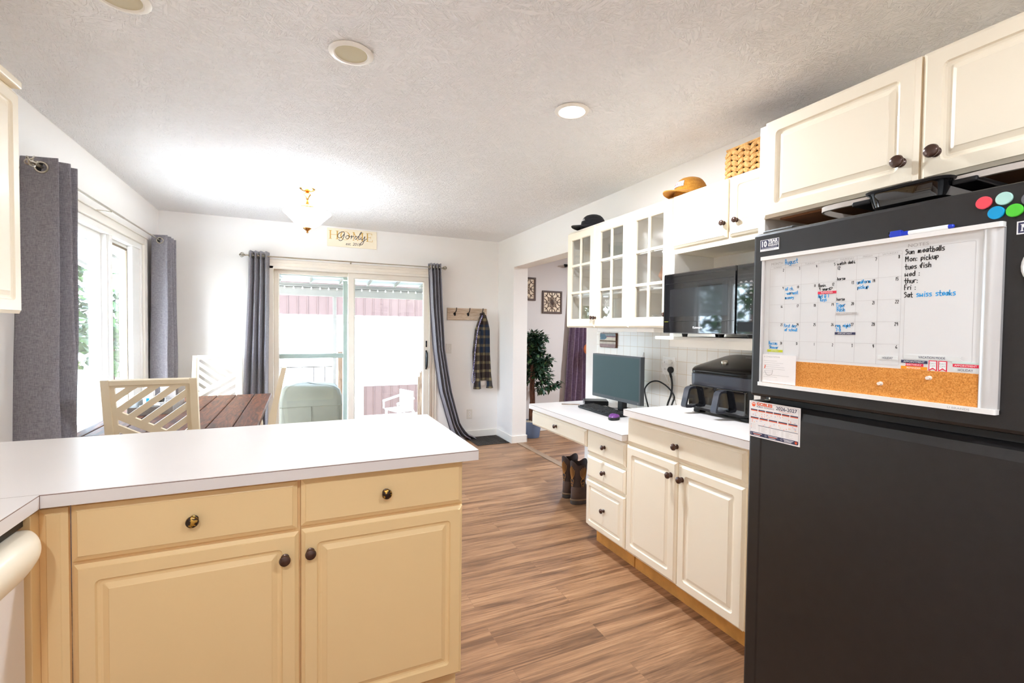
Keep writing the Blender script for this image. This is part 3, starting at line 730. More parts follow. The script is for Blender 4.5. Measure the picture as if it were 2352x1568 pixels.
D(mb('seam'), 1.6278, 2.2715, 2.1005, 3.2622, .7635, .7652).build('seam_line', t)
D(mb('laminate'), 1.628, 2.2715, 2.1005, 3.262, .7652, .767).build('worktop', t)
dr = mb('cream').box(.01, .764, .021, .50, .612, .7315, .002).build('drawer', t)
raised_front('drawer_front', 'drawer_front', dr, .002, .766, .603, .712, 0, 'cream', DRAW_RINGS); knob(dr, .39, .663, 0, 'knob', .86)
# arched bracket carrying the desk end against the wall
poly = [(2.2715, .611), (1.86, .611)] + [(1.86 + .40 * (1 - cos(radians(a))), .611 - .52 * sin(radians(a))) for a in range(10, 91, 10)] + [(2.2715, .091)]
mb('trim').prism([(p[0] - FX, p[1]) for p in poly], 3.268 - 2.52, 3.268 - 2.50, 'YZ').build('bracket', t)

# glass-front wall cabinets
def hollow(b, w, d, z0, z1, shelves, t=.018):
    b.box(0, t, .0205, d, z0, z1); b.box(w - t, w, .0205, d, z0, z1); b.box(t, w - t, .0205, d, z0, z0 + t); b.box(t, w - t, .0205, d, z1 - t, z1); b.box(t, w - t, d - .008, d, z0 + t, z1 - t)
    for s in shelves: b.box(t, w - t, .05, d - .008, s, s + .016)
    return b
GX = 1.955
t = thing('glass_cabinet', 'cream wall cabinet with two glass grid doors under the black cap', 'cabinet', rx(GX, 3.262), -90)
gl1 = t
hollow(mb('cream').use('cab_in'), .774, .322, 1.366, 2.12, (1.60, 1.84)).build('interior', t)
mb('cream').box(-.0012, 0, .0205, .322, 1.366, 2.12).box(0, .774, .02, .322, 2.1202, 2.123, .001).box(0, .774, .0196, .0206, 1.366, 1.3835).box(.372, .400, .0196, .0208, 1.366, 2.12).build('face_frame', t)
o = grid_door(t, .002, .386, 1.368, 2.112, 0, .066, .322, 1.425, 2.058, 'cream'); knob(o, .372, 1.439, 0, 'knob', .8)
o = grid_door(t, .391, .772, 1.368, 2.112, 0, .455, .712, 1.425, 2.058, 'cream'); knob(o, .455 - .048, 1.437, 0, 'knob', .8)
t = thing('glass_cabinet', 'cream wall cabinet with a single glass grid door beside the microwave', 'cabinet', rx(GX, 2.486), -90)
gl2 = t
hollow(mb('cab_in'), .385, .322, 1.366, 2.12, (1.60, 1.84)).build('interior', t)
mb('cream').box(0, .385, .02, .322, 2.1202, 2.123, .001).box(0.372, .386, .0196, .0208, 1.366, 2.12).build('face_frame', t)
o = grid_door(t, .002, .377, 1.368, 2.112, 0, .066, .313, 1.425, 2.058, 'cream'); knob(o, .352, 1.443, 0, 'knob', .8)
# small two-door cabinet over the microwave niche
t = thing('wall_cabinet', 'small cream two-door wall cabinet above the microwave', 'cabinet', rx(GX, 2.099), -90)
mb('cream').box(0, .83, .0205, .322, 1.79, 2.123, .0015).build('body', t)
for x0, x1, kx in ((.003, .377, .366), (.395, .768, .444)):
    o = raised_front('door', 'door', t, x0, x1, 1.823, 2.117, 0, 'cream', DOOR_RINGS); knob(o, kx if x0 < .1 else .419 + .024, 1.896, 0, 'knob', .86)
# microwave niche: side panels, back and projecting shelf
t = thing('microwave_shelf', 'white open niche and shelf board carrying the microwave', 'shelf', rx(GX, 2.0985), -90)
mb('trim').box(0, .026, .0, .3165, 1.318, 1.7895, .0015).build('side_panel', t); mb('trim').box(.802, .828, .0, .3165, 1.318, 1.7895, .0015).build('side_panel', t)
mb('cab_in').box(.026, .802, .308, .3165, 1.318, 1.7895).build('back_panel', t)
mb('trim').box(-.03, .828, -.082, .3165, 1.299, 1.3175, .002).build('shelf_board', t)
mb('trim').box(.0, .828, .0, .02, 1.258, 1.2985, .001).build('apron', t)
# end panel and the deep cabinet over the fridge
b = mb('trim').box(1.61, 2.2795, 1.236, 1.266, .0, 2.128, .0015); tag(b.build('end_panel'), 'tall white end panel between the counter and the fridge', 'panel')
t = thing('wall_cabinet', 'deep cream two-door wall cabinet above the fridge', 'cabinet', rx(1.59, 1.2345), -90)
mb('cream').box(0, .98, .0205, .6895, 1.778, 2.135, .0015).build('body', t)
o = raised_front('door', 'door', t, .001, .486, 1.773, 2.131, 0, 'cream', DOOR_RINGS); knob(o, .448, 1.843, 0, 'knob', 1.08)
o = raised_front('door', 'door', t, .492, .976, 1.773, 2.131, 0, 'cream', DOOR_RINGS); knob(o, .529, 1.846, 0, 'knob', 1.08)
mb(plain('stained_plywood', rgb(128, 84, 50), .7, var=.3)).box(.03, .95, .06, .6895, 1.7705, 1.7775).build('underside_panel', t)

# ================================================================== refrigerator
t = thing('refrigerator', 'black textured top-freezer refrigerator at the right edge', 'refrigerator', (1.40, 1.117, 0), -90)
mb('black_fridge').box(.006, .754, .072, .80, .05, 1.655, .006).build('body', t)
mb('black').box(.02, .74, .10, .75, .001, .05, .004).build('base_grille', t)
mb('black_fridge').box(.0, .76, .0, .064, 1.1315, 1.676, .010).build('freezer_door', t)
b = mb('black_fridge')   # lower door, its top edge scooped inward as a hand grip
prof = [(0, .085), (0, 1.075), (.006, 1.098), (.022, 1.109), (.046, 1.1155), (.064, 1.1165), (.064, .085)]
b.prism([(p[0], p[1]) for p in prof], .05, .76, 'YZ').box(0, .051, 0, .064, .085, 1.1165, .008); b.build('fridge_door', t)
mb('rubber').box(.055, .752, .03, .0715, 1.112, 1.136).box(.055, .752, .0645, .0715, .09, 1.67).build('door_gasket', t)
mb('nickel').box(.030, .050, .035, .085, 1.1166, 1.1212, .001).tube([(.042, .05, 1.1164), (.042, .05, 1.1312)], .006).build('hinge', t)
mb('black_fridge').box(.01, .12, .03, .12, 1.656, 1.69, .006).build('hinge_cover', t)
E_ = .0004   # ink rides this far proud of the sheet it is printed on

# ---- whiteboard calendar on the freezer door
t = thing('whiteboard', 'dry-erase August calendar board with cork strip, hanging on the freezer door', 'whiteboard', (1.380, 1.117, 0), -90)
mb('board_white').box(.056, .602, .004, .0185, 1.180, 1.584).build('panel', t)
def rail(x0, x1, prof):
    b = mb('silver'); b.loft([[(x0 + (x1 - x0) * u, d, z) for u, d in prof] for z in (1.181, 1.583)]); b.build('side_rail', t)
rail(.596, .627, [(0, .0185), (0, .002), (.08, -.001), (.25, -.0035), (.5, -.0025), (.85, .003), (1, .008), (1, .0185)])
rail(.046, .060, [(0, .0185), (0, .006), (.3, -.001), (.6, -.003), (.9, 0), (1, .004), (1, .0185)])
for z0, z1 in ((1.5805, 1.592), (1.172, 1.1835)):
    mb('white_plastic').prism(rrect(.0455, .628, -.0055, .0185, .006), z0, z1, 'XY').build('frame_rail', t)
mb('cork').box(.060, .5955, .0022, .005, 1.1836, 1.2585).build('cork_strip', t)
Yp = .004 - E_
b = mb('ink_line')
def frame_line(b, x0, x1, z0, z1, w, r=.004): b.ribbon([(p[0], p[1]) for p in rrect(x0, x1, z0, z1, r)] + [rrect(x0, x1, z0, z1, r)[0]], w, Yp)
rows = [1.549, 1.493, 1.435, 1.378, 1.320, 1.2665]; cols = [.078, .129, .181, .233, .284, .336, .389, .4415]
frame_line(b, .078, .4415, 1.2665, 1.5575, .0006)
for z in rows[:-1]: b.rect(.078, .4415, z - .0003, z + .0003, Yp)
for c in cols[1:-1]: b.rect(c - .0003, c + .0003, 1.2665, 1.5575, Yp)
frame_line(b, .450, .583, 1.283, 1.559, .0006)
b.use('ink_grey')
for k, d in enumerate(('SUNDAY', 'MONDAY', 'TUESDAY', 'WEDNESDAY', 'THURSDAY', 'FRIDAY', 'SATURDAY')): put_text(b, d, .0062, (cols[k] + cols[k + 1]) / 2, 1.551, Yp, align='CENTER', sx=1.15)
put_text(b, 'MONTH', .0110, .0805, 1.5615, Yp, sx=1.0); put_text(b, 'NOTES', .0115, .4525, 1.5625, Yp, sx=1.2)
put_text(b, 'U BRANDS', .0065, .545, 1.1752, -.0060, sx=1.3)
b.build('printed_grid', t)
b = mb('ink_black'); WB = .0016
days = [2, 3, 4, 5, 6, 7, 8, 9, 10, 11, 12, 13, 14, 15, 16, 17, 18, 19, 20, 21, 22, 23, 24, 25, 26, 27, 28, 29, 30, 31, 1, 2, 3, 4, 6]
for i, d in enumerate(days):
    r, c = divmod(i, 7); h = .0072 + .0009 * (c > 4); wd = len(str(d)) * h * .52
    write(b, str(d), cols[c + 1] - .0035 - wd, rows[r] - .0105, h, .0012, Yp, .2)
def note(b, lines, x, z, h, w, dz, y=Yp, jit=.4):
    for k, l in enumerate(lines): write(b, l, x + .0016 * (k % 2), z - dz * k, h, w, y, jit)
b.build('day_numbers', t)
def hand(mat, lines, x, z, h, w, dz=.01):
    q = mb(mat); note(q, lines, x, z, h, w, dz); q.build('handwritten_note', t)
hand('ink_black', ['watch dad', '12'], .2855, 1.5385, .0085, WB, .0125); hand('ink_black', ['horse'], .2865, 1.4955, .0085, WB)
hand('ink_black', ['Anniv.', '9 years~'], .2345, 1.4805, .0087, WB, .0108); hand('ink_black', ['horse'], .2865, 1.438, .0085, WB)
for k, l in enumerate(('Sun meatballs', 'Mon: pickup', 'tues fish', 'wed :', 'thur:', 'Fri :', 'Sat')): hand('ink_black', [l], .449, (1.5455, 1.5275, 1.509, 1.4905, 1.473, 1.4565, 1.438)[k], .0125, .0019)
WU = .0018
hand('ink_blue', ['August'], .1285, 1.560, .0135, .002)
hand('ink_blue', ['oil ch.', '-earnest', 'money'], .131, 1.478, .0100, WU, .0135); hand('ink_blue', ['Apt @ 1', ' Roys'], .2345, 1.4490, .0090, WU, .0100)
hand('ink_blue', ['uniform', 'pickup'], .3385, 1.4815, .0098, WU, .0140); hand('ink_blue', ['Tiger', 'Bash'], .286, 1.4205, .0108, WU, .0125)
hand('ink_blue', ['First day', 'of school!'], .1305, 1.3635, .0090, WU, .0125); hand('ink_blue', ['reg. night', '7-8'], .285, 1.3640, .0088, WU, .0125)
hand('ink_blue', ['Beccas', 'Shower'], .0795, 1.3075, .0096, WU, .0125); hand('ink_blue', ['swiss steaks'], .4745, 1.4385, .0125, .002)
def strip(name, mat, x0, x1, z0, z1, txt, size, tm='ink_white', sx=1.2, poly=None):
    q = mb(mat); P = poly or [(x0, z0), (x1, z0), (x1, z1), (x0, z1)]
    q.prism(P, .004, .0032, 'XZ')
    if txt:
        q.use(tm); put_text(q, txt, size, (x0 + x1) / 2, (z0 + z1) / 2 - size * .33, .0028, align='CENTER', sx=sx)
    q.build(name, t)
strip('label_strip', 'ink_red', .2325, .2845, 1.4595, 1.4670, 'REMINDER', .0058)
strip('label_strip', 'ink_taupe', .2850, .3395, 1.3985, 1.4045, 'IMPORTANT', .0046, 'ink_pale')
strip('label_strip', 'ink_navy', .2835, .3375, 1.3425, 1.3495, 'IMPORTANT', .0056)
strip('label_strip', 'ink_lime', .0745, .127, 1.284, 1.2915, 'BIRTHDAY', .0046, 'ink_pale')
strip('label_strip', 'ink_pale', .393, .4395, 1.279, 1.289, 'HOLIDAY', .0076, 'ink_navy', .75)
strip('label_strip', 'ink_pale', .452, .566, 1.2845, 1.2955, 'VACATION MODE', .0082, 'ink_navy', .78, [(.452, 1.2845), (.568, 1.2845), (.562, 1.290), (.566, 1.2955), (.452, 1.2955)])
strip('label_strip', 'ink_navy', .4465, .501, 1.2745, 1.2815, 'APPOINTMENT', .0056, 'ink_white', 1.15)
strip('label_strip', 'ink_red', .4555, .493, 1.2670, 1.2740, 'BIRTHDAY', .0056, 'ink_white', 1.15, [(.4555, 1.267), (.493, 1.267), (.493, 1.274), (.4555, 1.274), (.458, 1.2705)])
strip('label_strip', 'ink_amber', .4465, .501, 1.2590, 1.2665, 'REMINDER', .0054, 'ink_white', 1.15)
strip('label_strip', 'ink_mint', .548, .5955, 1.2795, 1.284, '', 0)
strip('label_strip', 'ink_red', .5495, .5955, 1.2715, 1.2785, 'APPOINTMENT', .0056, 'ink_white', 1.05)
strip('label_strip', 'ink_pale', .5495, .5955, 1.2605, 1.2695, 'HOLIDAY', .0078, 'ink_navy', .8)
for xa in (.5035, .5225):
    xb = xa + .0165
    q = mb('ink_red'); q.prism([(xa, 1.259), (xa, 1.2835), (xb, 1.2835), (xb, 1.259), (xb - .002, 1.259), ((xa + xb) / 2, 1.2635), (xa + .002, 1.259)], .004, .0034, 'XZ')
    q.use('ink_white').flat([(xa + .0018, 1.2615), ((xa + xb) / 2, 1.2665), (xb - .0018, 1.2615), (xb - .0018, 1.2817), (xa + .0018, 1.2817)], .0031)
    q.use('ink_grey'); put_text(q, 'DAY', .0062, (xa + xb) / 2, 1.2745, .0028, align='CENTER'); put_text(q, 'OFF', .0062, (xa + xb) / 2, 1.2682, .0028, align='CENTER'); q.build('label_strip', t)

# things stuck to or lying on the board and doors
t = thing('paper_note', 'small printed paper tucked in the lower corner of the whiteboard', 'paper', (1.3785, 1.117, 0), -90)
b = mb('paper').box(.061, .174, .0005, .0022, 1.185, 1.2755); b.build('sheet', t)
b = mb('ink_grey'); put_text(b, '& CONSULTATION', .0062, .066, 1.266, .0002, sx=1.05)
rnd = random.Random(3)
for k in range(9): b.rect(.066 + .004 * (k % 2), .066 + .03 + .07 * rnd.random(), 1.255 - .0065 * k, 1.2556 - .0065 * k, .0002)
b.use('ink_orange'); b.ribbon([(.072, 1.240), (.070, 1.231)], .003, .0002); b.use('ink_taupe'); b.ribbon([(.070, 1.222), (.080, 1.208), (.095, 1.212), (.098, 1.226)], .0015, .0002, 5)
b.build('print', t)
t = thing('dry_erase_marker', 'white dry-erase marker with blue cap resting on top of the whiteboard', 'marker', (1.376, .628 + .0, 1.6005), -90)
t.matrix_basis = Matrix.Translation((1.388, 1.117, 1.5995)) @ Matrix.Rotation(radians(-90), 4, 'Z')
mb('markblue').lathe([(0, .411), (.0065, .411), (.0072, .415), (.0072, .432), (.006, .436), (.0055, .452), (0, .452)], axis='X', n=16).box(.413, .438, -.007, .007, -.006, .0095, .002).build('cap', t)
mb('black').box(.4085, .4128, -.0065, .0065, -.0055, .009, .001).build('eraser', t)
mb('white_plastic').lathe([(0, .452), (.0052, .452), (.0052, .528), (.0048, .531), (0, .531)], axis='X', n=16).build('barrel', t)
mb('markblue').lathe([(0, .531), (.0046, .531), (.0046, .539), (.003, .541), (0, .541)], axis='X', n=16).build('end_plug', t)
for u, z, lab in ((.404, 1.2165, 'clear pushpin low in the middle of the cork strip'), (.507, 1.2415, 'clear pushpin higher up, near the bottom labels of the cork strip')):
    o = mb('clearplastic').lathe([(.0, .001), (.0052, .001), (.0052, -.0012), (.0028, -.0025), (.0024, -.0075), (.0042, -.0092), (.0042, -.011), (0, -.0112)], (0, 0, 0), 'Y', 16).lathe([(0, .004), (.0006, .004), (.0006, .001), (0, .001)], axis='Y', n=6).build('pushpin')
    place(o, (1.3818, 1.117 - u, z), -90); tag(o, lab, 'pushpin', 'clear pushpins in the cork')
for u, z, m, lab in ((.589, 1.642, 'red', 'coral red round magnet on the freezer door'), (.622, 1.6435, 'mintm', 'pale mint round magnet on the freezer door'), (.610, 1.6155, 'bluem', 'bright blue round magnet on the freezer door'),
                     (.6395, 1.614, 'greenm', 'bright green round magnet on the freezer door'), (.663, 1.634, 'greym', 'dark grey round magnet cut off by the photo edge')):
    o = mb(m).lathe([(0, 0), (.0135, 0), (.014, -.0015), (.014, -.0055), (.0128, -.0072), (0, -.0072)], axis='Y', n=28).build('round_magnet')
    place(o, (1.3998, 1.117 - u, z), -90); tag(o, lab, 'magnet', 'round magnets in a cluster')
o = mb('ink_pale').tube([(.026 * cos(a), -.004, .036 * sin(a)) for a in [2 * pi * k / 24 for k in range(25)]], .004, 8).use('pinkm').prism([(.024 * cos(2 * pi * k / 24), .034 * sin(2 * pi * k / 24)) for k in range(24)], 0, -.005, 'XZ').build('oval_magnet')
place(o, (1.3998, 1.117 - .682, 1.492), -90); tag(o, 'pink rimmed oval magnet cut off by the right photo edge', 'magnet')
t = thing('warranty_sticker', 'navy and white 10 year warranty sticker on the freezer door corner', 'sticker', (1.3997, 1.117, 0), -90)
mb('ink_white').box(.027, .094, -.0006, .0, 1.614, 1.6515).build('backing', t)
mb('ink_navy').rect(.0285, .0925, 1.6215, 1.650, -.0008).build('blue_field', t)
b = mb('ink_white'); put_text(b, '10', .025, .030, 1.629, -.0010, off=.0011, sx=.85); put_text(b, 'YEAR', .0135, .0555, 1.6395, -.0010, off=.0006, sx=1.05)
put_text(b, 'LIMITED PARTS', .0056, .0555, 1.634, -.0010, off=.0002, sx=.95); put_text(b, 'WARRANTY', .0066, .0555, 1.628, -.0010, off=.0003, sx=1.05); b.rect(.033, .088, 1.6242, 1.6250, -.0010); b.use('ink_navy').rect(.045, .078, 1.6175, 1.6182, -.0010); b.build('lettering', t)
t = thing('brand_sticker', 'navy sticker with a white M at the right edge of the freezer door', 'sticker', (1.3997, 1.117, 0), -90)
mb('ink_white').box(.6425, .720, -.0006, 0, 1.562, 1.5895).build('backing', t); mb('ink_navy').rect(.6448, .718, 1.5645, 1.587, -.0008).build('blue_field', t)
b = mb('ink_white'); 
for P in ([(0, 0), (.0045, 0), (.0045, .0016), (.0034, .0016), (.0034, .0098), (.0082, 0), (.0094, 0), (.0142, .0105), (.0142, .0016), (.013, .0016), (.013, 0), (.0192, 0), (.0192, .0016), (.0178, .0016), (.0178, .0134), (.0192, .0134), (.0192, .015), (.0136, .015), (.0094, .0056), (.0052, .015), (0, .015), (0, .0134), (.0014, .0134), (.0014, .0016), (0, .0016)],):
    b.flat([(.6485 + x, 1.568 + z) for x, z in P], -.0010)
b.build('letter', t)

# ---- school year calendar magnet
t = thing('school_calendar', 'orange and navy school year calendar magnet on the lower fridge door', 'calendar', (1.3997, 1.117, 0), -90)
cx0, cx1, cz0, cz1 = .0015, .1805, .9945, 1.1145
mb('paper').box(cx0, cx1, -.0012, 0, cz0, cz1).build('sheet', t)
y = -.0015; b = mb('ink_navy'); bo = mb('ink_orange')
Wc, Hc = cx1 - cx0, cz1 - cz0
U = lambda f: cx0 + Wc * f
V_ = lambda f: cz0 + Hc * (1 - f)
b.ribbon([(p[0], p[1]) for p in rrect(U(.025), U(.975), V_(.965), V_(.03), .004)] + [rrect(U(.025), U(.975), V_(.965), V_(.03), .004)[0]], .0006, y)
b.flat(rrect(U(.025), U(.975), V_(.965), V_(.865), .004), y)
def paw(q, cx, cz, s, yy):
    q.flat([(cx + s * .42 * cos(a) * (1 + .12 * cos(2 * a)), cz - s * .22 + s * .33 * sin(a)) for a in [2 * pi * k / 20 for k in range(20)]], yy)
    for dx, dz in ((-.42, .12), (-.16, .42), (.16, .42), (.42, .12)): q.flat([(cx + s * dx + s * .12 * cos(a), cz + s * dz + s * .18 * sin(a)) for a in [2 * pi * k / 12 for k in range(12)]], yy)
paw(bo, U(.09), V_(.095), .0135, y)
put_text(bo, 'GOBLES', .0135, U(.155), V_(.105), y, off=.0006, sx=1.18); put_text(b, 'PUBLIC SCHOOLS', .0072, U(.155), V_(.165), y, sx=1.1); put_text(b, '2026-2027', .0155, U(.545), V_(.145), y, sx=1.05, off=.0002)
bo.ribbon([(U(.60), V_(.185)), (U(.65), V_(.165)), (U(.72), V_(.20)), (U(.80), V_(.175)), (U(.87), V_(.20))], .0007, y, 5)
bt = mb('ink_taupe'); ba = mb('ink_amber'); bv = mb('ink_violet'); rnd = random.Random(5)
def month(x0, x1, f0):
    b.rect(U(x0), U(x1), V_(f0 + .028), V_(f0), y); bo.rect(U(x0), U(x1), V_(f0 + .052), V_(f0 + .03), y)
    for r in range(5):
        for c in range(7):
            cxx = U(x0 + (x1 - x0) * (c + .5) / 7); cz = V_(f0 + .085 + r * .028); q = rnd.random(); s = .00055
            tgt = bo if q < .05 else ba if q < .10 else bv if q < .14 else bt
            if tgt is not bt: s = .0012
            tgt.rect(cxx - s, cxx + s, cz - s * .8, cz + s * .8, y - .0001)
for k in range(6): month(.035 + .157 * k, .035 + .157 * k + .14, .225)
for k in range(5): month(.035 + .188 * k, .035 + .188 * k + .165, .445)
b.rect(U(.195), U(.965), V_(.672), V_(.66), y)
for k, q in enumerate((b, ba, bo, b)): q.rect(U(.045), U(.057), V_(.66 + k * .035 + .012), V_(.66 + k * .035), y); bt.rect(U(.07), U(.15), V_(.664 + k * .035), V_(.660 + k * .035), y)
for c, x0 in enumerate((.2, .26, .42, .49, .66, .74)):
    for r in range(9): bt.rect(U(x0), U(x0 + (.04 if c % 2 == 0 else .06 + .09 * rnd.random())), V_(.695 + r * .018 + .004), V_(.695 + r * .018), y)
bw = mb('ink_white')
for x0, n in ((.09, 3), (.40, 3), (.70, 3)):
    for r in range(n): (bo if r == 1 and x0 < .6 else bw).rect(U(x0 + .01 * r), U(x0 + .19 - .02 * r), V_(.885 + r * .026 + .012), V_(.885 + r * .026), y - .0003)
for x0 in (.05, .355, .665):
    bw.ribbon([(U(x0) + .003 * cos(a), V_(.913) + .003 * sin(a)) for a in [2 * pi * k / 14 for k in range(15)]], .0006, y - .0003)
paw(bo, U(.935), V_(.912), .008, y - .0003)
for q, nm in ((b, 'navy_print'), (bo, 'orange_print'), (bt, 'grey_print'), (ba, 'amber_print'), (bv, 'violet_print'), (bw, 'white_print')): q.build(nm, t)

# ---- electric skillet lying on top of the fridge
M['handle_taupe'] = plain('handle_taupe', rgb(196, 186, 176), .5)
t = thing('electric_skillet', 'dark electric skillet with two loop handles on top of the fridge', 'skillet', (1.44, 1.117, 1.677), -90)
b = mb('black_gloss'); b.loft([[(p[0], p[1], z) for p in rrect(.318 - i, .488 + i, .02 - i, .36 + i, .03)] for z, i in ((.012, -.012), (.020, 0), (.052, .006), (.058, .010), (.062, .008))]); b.build('pan', t)
mb('black').loft([[(p[0], p[1], z) for p in rrect(.310 - i, .496 + i, .012 - i, .368 + i, .032)] for z, i in ((.058, .004), (.064, .006), (.067, .002), (.069, -.02))]).build('lid', t)
for x0, s in ((.312, -1), (.494, 1)):
    P = catmull([(x0, .05, 0), (x0 + s * .10, .045, 0), (x0 + s * .155, .07, 0), (x0 + s * .172, .19, 0), (x0 + s * .155, .31, 0), (x0 + s * .10, .335, 0), (x0, .33, 0)], 8)
    ctr = Vector((x0 + s * .06, .19, 0)); R = []
    for p in P:
        q = p + (ctr - p).normalized() * .007; R.append([(p.x, p.y, .048), (p.x, p.y, .063), (q.x, q.y, .064), (q.x, q.y, .047)])
    hb = mb('handle_taupe'); hb.flatnow = True; hb.loft(R); hb.build('handle', t)
    mb('black').box(x0, x0 + s * .05, .04, .34, .040, .054, .004).build('handle_base', t)
for x0 in (.345, .46):
    for y0 in (.05, .33): mb('black').lathe([(.012, 0), (.014, .012), (0, .012)], (x0, y0, 0), n=12).build('foot', t)
o = mb('black').box(0, .065, 0, .20, 0, .018, .006).use('nickel').tube([(.01, -.004, .012), (.03, -.012, .016), (.055, -.006, .013)], .003, 6, 4).build('baking_tray'); place(o, (1.54, 1.098, 1.677), -90); tag(o, 'flat dark tray at the far end of the fridge top', 'tray')

# ================================================================== microwave
t = thing('microwave', 'glossy black microwave on the white open shelf', 'microwave', (1.80, 1.985, 1.335), -90)
mb('black').box(.004, .571, .028, .40, .0, .312, .006).build('body', t)
mb('black_gloss').ringpanel(0, .464, 0, .315, 0, .0275, [(0, .004, .004), (.004, 0, .004)]).build('door', t)
b = mb('black'); b.ribbon([(.012, .065), (.012, .256), (.018, .262), (.45, .262)], .002, -.0005); b.rect(.0, .464, .0625, .064, -.0005); b.use('ink_white'); put_text(b, 'Kenmore', .0165, .212, .026, -.0006, off=.0002); b.use('ink_lime').rect(.012, .04, .0608, .0622, -.0006); b.build('door_trim', t)
mb(plain('microwave_mesh_window', rgb(34, 34, 36), .12, 0, .2)).rect(.05, .42, .088, .232, -.0004).build('window', t)
mb('black_gloss').ringpanel(.467, .575, 0, .315, 0, .0275, [(0, .004, .004), (.004, 0, .004)]).build('control_panel', t)
b = mb('ink_taupe')
for r in range(4):
    for c in range(3):
        if r < 3 or c == 1: put_text(b, '123456789 0 '[r * 3 + c] if r < 3 else '0', .0075, .492 + .026 * c, .152 - .021 * r, -.0006, align='CENTER')
for r in range(4):
    for c in range(3): b.rect(.484 + .026 * c, .498 + .026 * c, .182 + .017 * r, .1835 + .017 * r, -.0006); b.rect(.486 + .026 * c, .496 + .026 * c, .186 + .017 * r, .1868 + .017 * r, -.0006)
for c in range(3): b.rect(.484 + .026 * c, .498 + .026 * c, .064, .0655, -.0006)
b.build('keypad_print', t)
mb('black').ringpanel(.476, .568, .012, .056, -.0015, .002, [(0, 0, .006), (.0015, 0, .005), (.002, .001, .005)]).build('door_button', t)
for x0 in (.1, .3, .50):
    mb('rubber').lathe([(.016, 0), (.012, -.017), (0, -.017)], (x0, .06 if x0 != .3 else .10, 0), n=14).build('foot', t)
for x0 in (.1, .46): mb('rubber').lathe([(.016, 0), (.012, -.017), (0, -.017)], (x0, .30, 0), n=14).build('foot', t)

# ================================================================== air fryer
t = thing('air_fryer', 'black dual-drawer air fryer with sloping lid beside the fridge', 'air fryer', (1.915, 1.918, .914), -90)
Wf, Df = .385, .33
def plan(i, r=.062, y0=0): return rrect(i, Wf - i, i + y0, Df - i, r, 8)
mb('black').loft([[(p[0], p[1], z) for p in plan(i)] for z, i in ((.018, .012), (.024, .004), (.05, 0), (.14, 0), (.150, 0))]).build('body', t)
zt = lambda y_, a: a + (max(0, y_) / Df) * .072 if a > .21 else a
mb('charcoal').loft([[(p[0], p[1], z) for p in plan(i)] for z, i in ((.1505, 0), (.152, -.001), (.17, -.0015), (.209, -.0015), (.212, .001))]).build('control_band', t)
mb('silver').loft([[(p[0], p[1], .2122 + .074 * (p[1] / Df) ** 1.0 * k) for p in plan(i)] for k, i in ((0, .001), (.02, -.0015), (.05, .0005))]).build('trim_ring', t)
b = mb('black_lid'); rings = []
for i, base, tilt in ((.0015, .2125, .05), (-.0005, .216, .80), (.0, .226, .93), (.006, .2335, .98), (.02, .2385, 1), (.05, .241, 1), (.12, .2425, 1)): rings.append([(p[0], p[1], base + tilt * .072 * (p[1] / Df)) for p in plan(i, max(.012, .062 - i * .4))])
b.loft(rings); b.build('lid', t)
sl = .072 / Df
b = mb('nickel'); b.X = Matrix.Translation((.145, .115, .2415 + .115 * sl)) @ Matrix.Rotation(math.atan(sl), 4, 'X'); b.lathe([(.017, 0), (.0165, .011), (.015, .0135), (0, .0135)], n=24); b.build('dial', t)
b = mb('ink_white'); b.X = Matrix.Translation((.17, .235, .2438 + .235 * sl)) @ Matrix.Rotation(math.atan(sl) - pi / 2, 4, 'X')
put_text(b, 'instant', .016, 0, 0, -.0004, off=.0002); b.build('lettering', t)
for x0, x1 in ((.016, .190), (.195, .369)):
    d = mb('black_gloss').ringpanel(x0, x1, .034, .147, -.004, .02, [(0, .003, .012), (.003, 0, .010)]).build('drawer', t)
    hx = x0 + (.036 if x0 < .1 else .052); b = mb('charcoal'); w = .017
    loop = [(.0, .142), (-.02, .143), (-.040, .138), (-.050, .128), (-.070, .050), (-.071, .040), (-.064, .032), (-.03, .030), (0, .034), (0, .046), (-.026, .041), (-.052, .044), (-.058, .051), (-.040, .121), (-.034, .128), (-.02, .131), (0, .130)]
    b.prism([(p[0] - .004, p[1]) for p in loop], hx - w, hx + w, 'YZ'); b.build('handle', d)
for x0 in (.045, .34):
    for y0 in (.05, .28): mb('rubber').box(x0 - .022, x0 + .022, y0 - .025, y0 + .025, 0, .02, .006).build('foot', t)

# ================================================================== desk things
t = thing('monitor', 'dark grey computer monitor standing on the desk, screen off', 'monitor', (2.0, 2.945, .767), -90)
mb('monitor').ringpanel(0, .544, .092, .408, 0, .032, [(0, .002, .004), (.002, 0, .004), (.010, 0, .002)], n=3).build('housing', t)
b = mb('screen_glass').rect(.013, .531, .117, .398, -.0006); b.build('screen', t)
b = mb('ink_grey'); b.ribbon([(.27, .101), (.272, .108)], .0012, -.0006); b.ribbon([(.522 + .004 * cos(a), .104 + .004 * sin(a)) for a in [2 * pi * k / 12 for k in range(13)]], .001, -.0006); b.build('marks', t)
mb('black').box(.262, .322, .034, .075, .012, .26, .008).build('stand_neck', t)
mb(plain('monitor_foot_taupe', rgb(150, 136, 122), .5)).loft([[(p[0], p[1], z) for p in rrect(.13, .42, .035, .215, .02)] for z in (0, .009, .012)]).build('stand_base', t)
o = mb('paper').box(0, .14, 0, .045, 0, .0006).build('paper_slip'); place(o, (2.06, 2.83, .7798), -84); tag(o, 'slip of white paper lying on the monitor foot', 'paper')
t = thing('mini_computer', 'small black desktop computer lying flat beside the monitor', 'computer', (2.005, 3.035, .767), 62)
t.matrix_basis = Matrix.Translation((1.998, 3.035, .767)) @ Matrix.Rotation(radians(-28), 4, 'Z')
